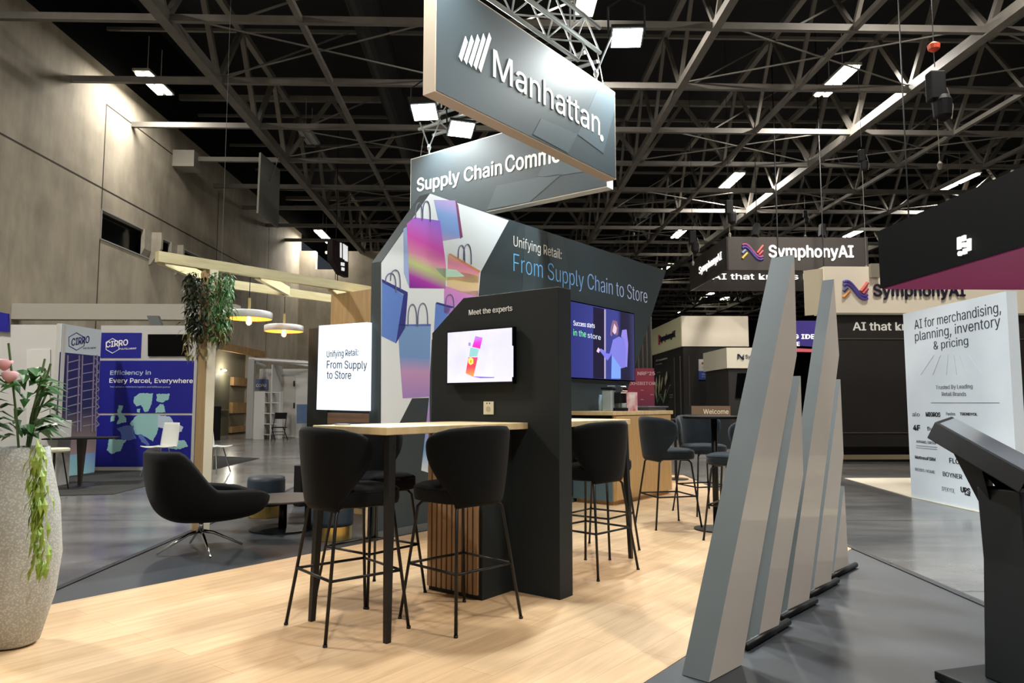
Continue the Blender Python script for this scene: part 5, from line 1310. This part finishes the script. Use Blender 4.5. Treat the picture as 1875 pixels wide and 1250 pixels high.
# burgundy exhibitor board
eb0 = G(1140, 842, ZF); EB = Fr(eb0, HX); ue = EB.uz(1198, 700)[0]
eb = thing('exhibitor_board', EB.pt(ue / 2, ZF), 'burgundy board reading NRF 25 EXHIBITOR right of the slanted wall', 'board')
q = MB(); q.prism(EB, [(0, ZF), (ue, ZF), (ue, EB.uz(1160, 674)[1]), (0, EB.uz(1160, 674)[1])], -.08, 0); q.build('panel', grad('burgundy_print', [(0, (92, 34, 66)), (.55, (96, 36, 70)), (.8, (140, 44, 64)), (1, (138, 46, 68))], (0, 0, 1)), eb)
m_pk = mat('pale_pink_letters', (206, 170, 180), rough=.5)
text(EB, "NRF'25", (1167.5, 686.5), (1199, 686.5), 6, m_pk, eb, weight=.03); text(EB, 'EXHIBITOR', (1150, 704.5), (1200, 704.5), 5.5, m_pk, eb, weight=.02)
for (x_, y_) in ((1176, 714), (1159, 722), (1194, 722), (1176, 731)): text(EB, 'HALL', (x_ - 3, y_ + 1), (x_ + 3, y_ + 1), 1.6, m_pk, eb, weight=.02)
# dark pleated curtain
cu0 = atY(1120, 700, 24.0); CU = Fr(cu0, HX); q = MB()
LC = 1.36
q.grid(lambda u, v: CU.pt(u * LC, ZF + v * 4.2, .07 * math.sin(u * 60)), 150, 3)
tag(q.build('curtain', mat('grey_brown_curtain', (54, 51, 47), rough=.9), smooth=True, solid=.01), 'tall dark pleated curtain behind the burgundy board', 'curtain')

# large right stand: cream header + black wall
bs0 = G(1530, 848, ZF); BB = Fr(bs0, HX); ub_ = BB.uz(1990, 700)[0]
big = thing('exhibition_stand', BB.pt(ub_ / 2, ZF), 'wide black stand with cream SymphonyAI header at the right', 'stand')
zh1 = BB.uz(1600, 489)[1]; zh0 = BB.uz(1600, 575)[1]
q = MB(); q.prism(BB, [(-.05, ZF + .35), (ub_, ZF + .35), (ub_, zh0), (-.05, zh0)], -.3, 0); q.prism(BB, [(0, ZF), (ub_, ZF), (ub_, ZF + .35), (0, ZF + .35)], -.6, -.4); q.build('wall', m_blackfab, big)
q = MB(); q.prism(BB, [(-.12, zh0 + .02), (ub_, zh0 + .02), (ub_, zh1), (-.12, zh1)], -.5, .06); q.build('header', m_cream, big)
q = MB(); q.prism(BB, [(-.12, zh0 - .02), (ub_, zh0 - .02), (ub_, zh0 + .02), (-.12, zh0 + .02)], -.1, .08); q.build('header_trim', mat('trim_grey', (140, 134, 122), rough=.5), big)
for y_, m_n in ((620, 'thin_line'), (792, 'thin_line'), (836.5, 'base_line')):
    z_ = BB.uz(1600, y_)[1]; hh = .012 if m_n == 'thin_line' else .05
    q = MB(); q.prism(BB, [(0, z_ - hh), (ub_, z_ - hh), (ub_, z_ + hh), (0, z_ + hh)], 0, .012); q.build('wall_strip', mat(m_n, (82, 72, 62) if m_n == 'thin_line' else (150, 136, 112), rough=.5), big)
text(BB, 'SymphonyAI', (1599, 542), (1766, 542), 21, m_ink, big, weight=.035, n=.07, depth=.03)
wave_logo(BB, 1566, 531, 22, big, .07, [.0026, PAL[1], PAL[1], lp('logo_navy2', (60, 70, 130)), lp('logo_orange', (205, 140, 80)), PAL[4], PAL[5]])
text(BB, 'AI that knows Retail', (1562, 604.5), (1770, 604.5), 14.5, m_letter, big, weight=.025, n=.001)
q = MB(); q.box(BB.pt(BB.uz(1597, 497)[0], BB.uz(1597, 497)[1], .1), (.2, .1, .3), u=HX); q.build('header_clip', mat('grey_clip', (130, 124, 112), rough=.5), big)
# left return of that header, cream, and the dark AI fragment
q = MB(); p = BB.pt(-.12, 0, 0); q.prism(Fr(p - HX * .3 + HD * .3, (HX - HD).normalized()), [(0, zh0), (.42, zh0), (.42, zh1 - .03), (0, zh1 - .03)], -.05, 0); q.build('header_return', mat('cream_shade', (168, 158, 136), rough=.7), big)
# purple sign
pp0 = atY(1440, 640, 22); PS = Fr(pp0, HX)
ps = thing('purple_sign', PS.pt(.5, 2.7), 'purple hanging sign fragment reading BIG IDEAS between the fins', 'sign')
q = MB(); q.prism(PS, PS.px([(1428, 587), (1516, 587), (1516, 636), (1428, 630)]), -.1, 0); q.build('panel', mat('purple_print', (60, 48, 128), rough=.5), ps)
q = MB(); q.prism(PS, PS.px([(1428, 636), (1516, 640), (1516, 645), (1428, 643)]), -.1, 0); q.build('pink_band', mat('pink_print', (205, 95, 110), rough=.5), ps)
text(PS, 'BIG IDEAS', (1437, 620), (1512, 620), 8, m_bl, ps, weight=.03); text(PS, 'STAGE', (1430, 633), (1464, 633), 7, m_bl, ps, weight=.03)
for x_ in (1430, 1514):
    q = MB(); q.tube(PS.pt(PS.uz(x_, 600)[0], 3.6, -.05), PS.pt(PS.uz(x_, 600)[0], 13, -.05), .02, seg=6); q.build('hanging_wire', m_blackmetal, ps)
# floor patches on the right
mb = MB(); pc_ = G(1546, 875.5, ZF); mb.poly([pc_, G(1668, 910.5, ZF), G(1668, 910.5, ZF) - HD * 6, G(1668, 910.5, ZF) - HD * 6 + HX * 8, pc_ + HX * 10], ZF + .001, ZF + .006)
struct(mb.build('floor_cream', m_palecarpet), 'cream floor of the stand at the right')
# poster wall
PO = Fr(G(1669, 909.8, ZF), -HD)
zp1 = PO.uz(1651.5, 574.8)[1]; uP1 = PO.uz(1852, 700)[0]
po = thing('poster_wall', PO.pt(uP1 / 2, ZF), 'tall pale blue poster wall about AI for merchandising with retail brand names', 'stand wall')
q = MB(); q.prism(PO, [(0, ZF), (uP1, ZF), (uP1, zp1), (0, zp1)], -.12, 0); q.build('panel', mat('pale_ice_print', (228, 238, 248), rough=.5, noise=(218, 230, 242), nscale=1.5), po)
m_pi = mat('poster_ink', (52, 56, 72), rough=.5); m_pi2 = mat('poster_grey', (120, 126, 138), rough=.5); m_pi3 = mat('poster_black', (24, 26, 32), rough=.5)
text(PO, 'AI for merchandising,', (1675, 603), (1833, 572), 17, m_pi, po, weight=-.006); text(PO, 'planning, inventory', (1676, 624.5), (1832, 597), 17, m_pi, po, weight=-.006); text(PO, '& pricing', (1710, 640), (1773, 631), 15, m_pi, po, weight=-.006)
text(PO, 'Trusted By Leading', (1714, 712.5), (1781, 710.5), 7, m_pi2, po); text(PO, 'Retail Brands', (1725, 724.5), (1769, 724.5), 7, m_pi2, po)
q = MB(); q.path([PO.pt(*PO.uz(1705, 737), .004), PO.pt(*PO.uz(1830, 737), .004)], .003, seg=4); q.build('rule_line', m_pi2, po)
for i, x_ in enumerate((1686, 1708, 1733, 1752, 1770, 1800)):
    q = MB(); q.path([PO.pt(*PO.uz(1740 + (x_ - 1740) * .55, 650), .003), PO.pt(*PO.uz(x_, 686), .003)], .004, seg=4); q.build('ray_graphic', mat('ray_white', (226, 234, 240), rough=.5), po)
for (tx, x0_, x1_, y_, c_, m_, w_) in (('alo', 1671, 1684, 762, 8, m_pi3, -.01), ('MIGROS', 1696, 1722, 762, 7.5, m_pi3, .05), ('Pandora', 1733, 1749, 760, 6, m_pi2, -.01), ('TRENDYOL', 1758, 1790, 760, 5, m_pi3, .02), ('4F', 1673, 1685, 787, 9, m_pi3, .06), ('five below', 1698, 1740, 788, 7, m_pi3, .01),
                                 ('APPAREL GROUP', 1678, 1715, 810, 4.5, m_pi2, .01), ('MattressFIRM', 1676, 1713, 839, 5.5, m_pi, .03), ('REEDS HOME', 1676, 1712, 861, 5, m_pi2, 0), ('FLO', 1739, 1757, 847, 9, m_pi3, .02), ('BOYNER', 1727, 1762, 871, 8, m_pi, .01), ('IPEKYOL', 1725, 1749, 898, 8, m_pi2, -.015), ('UPS', 1760, 1777, 900, 9, m_pi3, .06), ('HOME', 1767, 1777, 906, 3.5, m_pi3, .03)):
    s_ = (y_ - 740) / 740 * .12
    text(PO, tx, (x0_, y_), (x1_, y_ + (x1_ - x0_) * (y_ - 740) * .00133), c_, m_, po, weight=w_)
for y_ in (815, 819): q = MB(); q.path([PO.pt(*PO.uz(1678, y_), .003), PO.pt(*PO.uz(1716, y_ + 3.5), .003)], .003, seg=4); q.build('rule_line', m_pi2, po)
q = MB(); c_ = PO.uz(1739, 815); q.prism(PO, [(c_[0] + .055 * math.cos(i * math.pi / 8), c_[1] + .065 * math.sin(i * math.pi / 8)) for i in range(16)], 0, .004); q.build('round_logo', m_pi3, po)
q = MB(); q.prism(PO, PO.px([(1734, 815), (1745, 814), (1740, 817.5)], .004), .004, .007); q.build('logo_notch', MATS['pale_ice_print'], po)
# black canopy with magenta soffit
cb = EYE + 1.9
k1p = G(1612, 530, cb); CN = Fr(k1p, -HD)
zc1 = CN.uz(1604, 425)[1]
cn = thing('canopy_sign', k1p + HX * 1.6 - HD * 2.0, 'black overhanging fascia with magenta underside at the right edge', 'sign')
q = MB(); q.slab(k1p, -HD, 4.6, HX, 3.2, cb + .02, zc1); q.build('fascia', mat('ink_black', (12, 15, 19), rough=.6, spec=.15), cn)
q = MB(); q.slab(k1p + HX * .04 - HD * .04, -HD, 4.52, HX, 3.1, cb, cb + .02); q.build('soffit', mat('magenta_soffit', (178, 74, 140), rough=.5), cn)
def bar_(x, ya, yb, w=2.7, dot=False):
    q = MB()
    if dot:
        c_ = CN.uz(x, ya); q.prism(CN, [(c_[0] + .04 * math.cos(i * math.pi / 6), c_[1] + .035 * math.sin(i * math.pi / 6)) for i in range(12)], 0, .03)
    else: q.prism(CN, CN.px([(x - w, ya + 1), (x + w, ya - 1), (x + w, yb - 1), (x - w, yb + 1)]), 0, .03)
    q.build('logo_piece', m_bl, cn)
bar_(1758.5, 434, 456); bar_(1760, 464, 0, dot=True); bar_(1767, 431, 441); bar_(1767.5, 448, 0, dot=True); bar_(1769, 455, 465); bar_(1776.5, 437, 459)
for (t_, s_) in ((.3, .4), (2.8, .4), (.3, 4.0), (2.8, 4.0)):
    a_ = k1p + HX * t_ - HD * s_; q = MB(); q.tube(Vector((a_.x, a_.y, zc1)), Vector((a_.x, a_.y, C1)), .012, seg=6); q.build('hanging_wire', m_blackmetal, cn)
# canopy stand body wall below
q = MB(); q.slab(G(1858, 946, ZF) + HX * .3, -HD, 1.6, HX, .15, ZF, 2.6); tag(q.build('side_partition', mat('mauve_grey', (150, 148, 154), rough=.6)), 'grey partition beyond the pale poster wall at the right edge', 'partition')

# touch kiosk
kq = atY(1900, 1150, 3.2); kb = Vector((kq.x, kq.y, 0))
ki = thing('touch_kiosk', kb, 'dark kiosk pedestal with a tilted touch screen at the right edge', 'kiosk')
kd = V2(-.55, -1); kn = Vector((-kd.y, kd.x, 0))
q = MB(); q.box(kb + ZV * .02, (.62, .5, .04), u=V2(1, .3)); q.build('base', m_dark, ki, bevel=.006)
q = MB()
vs = []
for z, hw, hd, sh in ((.04, .17, .12, 0), (.55, .165, .1, 0), (.86, .16, .1, -.02)):
    for sx, sy in ((-1, -1), (1, -1), (1, 1), (-1, 1)): vs.append(kb + V2(1, .3) * (sx * hw + sh) + Vector((-.287, .958, 0)) * sy * hd + ZV * z)
fs = [(3, 2, 1, 0), (8, 9, 10, 11)]
for k in range(2):
    for i in range(4): fs.append((k * 4 + i, k * 4 + (i + 1) % 4, k * 4 + 4 + (i + 1) % 4, k * 4 + 4 + i))
q.add(vs, fs); q.build('pedestal', m_dark, ki, bevel=.006)
# tilted slab: left end high, dropping to the lower right towards the viewer
A0 = atY(1712, 772, 3.45); A1 = atY(1742, 762, 3.95); A2 = atY(1875, 862, 2.9)
vx = (A2 - A0); vy = (A1 - A0) ; nn = vx.cross(vy).normalized()
if nn.z < 0: nn = -nn
q = MB(); P4 = [A0, A0 + vx * 1.05, A0 + vx * 1.05 + vy, A0 + vy]
q.add([p_ - nn * .085 for p_ in P4] + P4, [(3, 2, 1, 0), (4, 5, 6, 7), (0, 1, 5, 4), (1, 2, 6, 5), (2, 3, 7, 6), (3, 0, 4, 7)]); q.build('screen_housing', m_black, ki, bevel=.004)
ctr = (P4[0] + P4[2]) / 2; P5 = [ctr + (p_ - ctr) * .9 + nn * .002 for p_ in P4]
q = MB(); q.add([p_ - nn * .004 for p_ in P5] + P5, [(3, 2, 1, 0), (4, 5, 6, 7), (0, 1, 5, 4), (1, 2, 6, 5), (2, 3, 7, 6), (3, 0, 4, 7)]); q.build('screen_glass', mat('kiosk_screen', (96, 108, 118), emit=.3, rough=.15, noise=(64, 70, 76), nscale=2), ki)
nk = ctr - nn * .05
q = MB(); q.tube(nk, Vector((kb.x, kb.y, .84)), .05, .09, seg=12); q.add([A0 + vx * .22 - nn * .05, A0 + vx * .6 - nn * .05, kb + ZV * .6 + Vector((-.1, .05, 0)), A0 + vx * .22 + vy * .8 - nn * .05, A0 + vx * .6 + vy * .8 - nn * .05, kb + ZV * .6 + Vector((-.06, .12, 0))], [(0, 1, 2), (3, 5, 4), (0, 2, 5, 3), (1, 4, 5, 2), (0, 3, 4, 1)]); q.build('neck', m_black, ki)

# chain hoists
def hoist(px, py, Y, lab, s=1.0, orange=False, tail=1.5):
    p = atY(px, py, Y); r_ = thing('chain_hoist', p, lab, 'chain hoist')
    top = Vector((p.x, p.y, 13.0)); q = MB(); q.tube(top, p + ZV * .5 * s, .009 * s, seg=6); q.build('chain', m_blackmetal, r_)
    if orange:
        q = MB(); q.lathe([(.02, .78 * s), (.1, .84 * s), (.11, .92 * s), (.03, .98 * s)], p, seg=12); q.build('hook_block', mat('orange_hook', (215, 80, 50), rough=.5), r_)
    q = MB(); q.box(p + ZV * .12 * s, (.28 * s, .22 * s, .55 * s)); q.lathe([(.03, -.5 * s), (.15 * s, -.42 * s), (.17 * s, -.1 * s), (.12 * s, .0)], p + Vector((.1 * s, 0, -.05)), seg=12); q.build('motor_bag', m_black, r_, bevel=.03)
    q = MB(); q.path([p + Vector((.2 * s, 0, .1)), p + Vector((.3 * s, 0, -.25 * s)), p + Vector((.26 * s, 0, -.5 * s))], .014 * s, seg=5); q.tube(p - ZV * .4 * s, p - ZV * (.4 + tail), .008, seg=5); q.lathe([(.03, -.15), (.05, -.05), (.02, 0)], p - ZV * (.4 + tail), seg=8); q.build('cable', m_steel, r_)
hoist(1714, 170, 13.0, 'black chain hoist with orange hook hanging upper right', 1.0, True, .9)
hoist(1578, 290, 17.0, 'slim chain hoist above the dark ring sign, right of the diagonal truss', .55, False, 2.2)
hoist(1335, 385, 22.0, 'small dark hoist just below the four tube light, mid right', .8, False, .3)
hoist(1474, 395, 26.0, 'small chain hoist above the middle of the dark ring sign', .5, False, .3)
hoist(1268, 440, 24.0, 'small dark hoist above the left corner of the ring sign', .8, False, .3)
hoist(1160, 395, 30.0, 'distant hoist right of the Supply Chain sign', .4, False, .3)
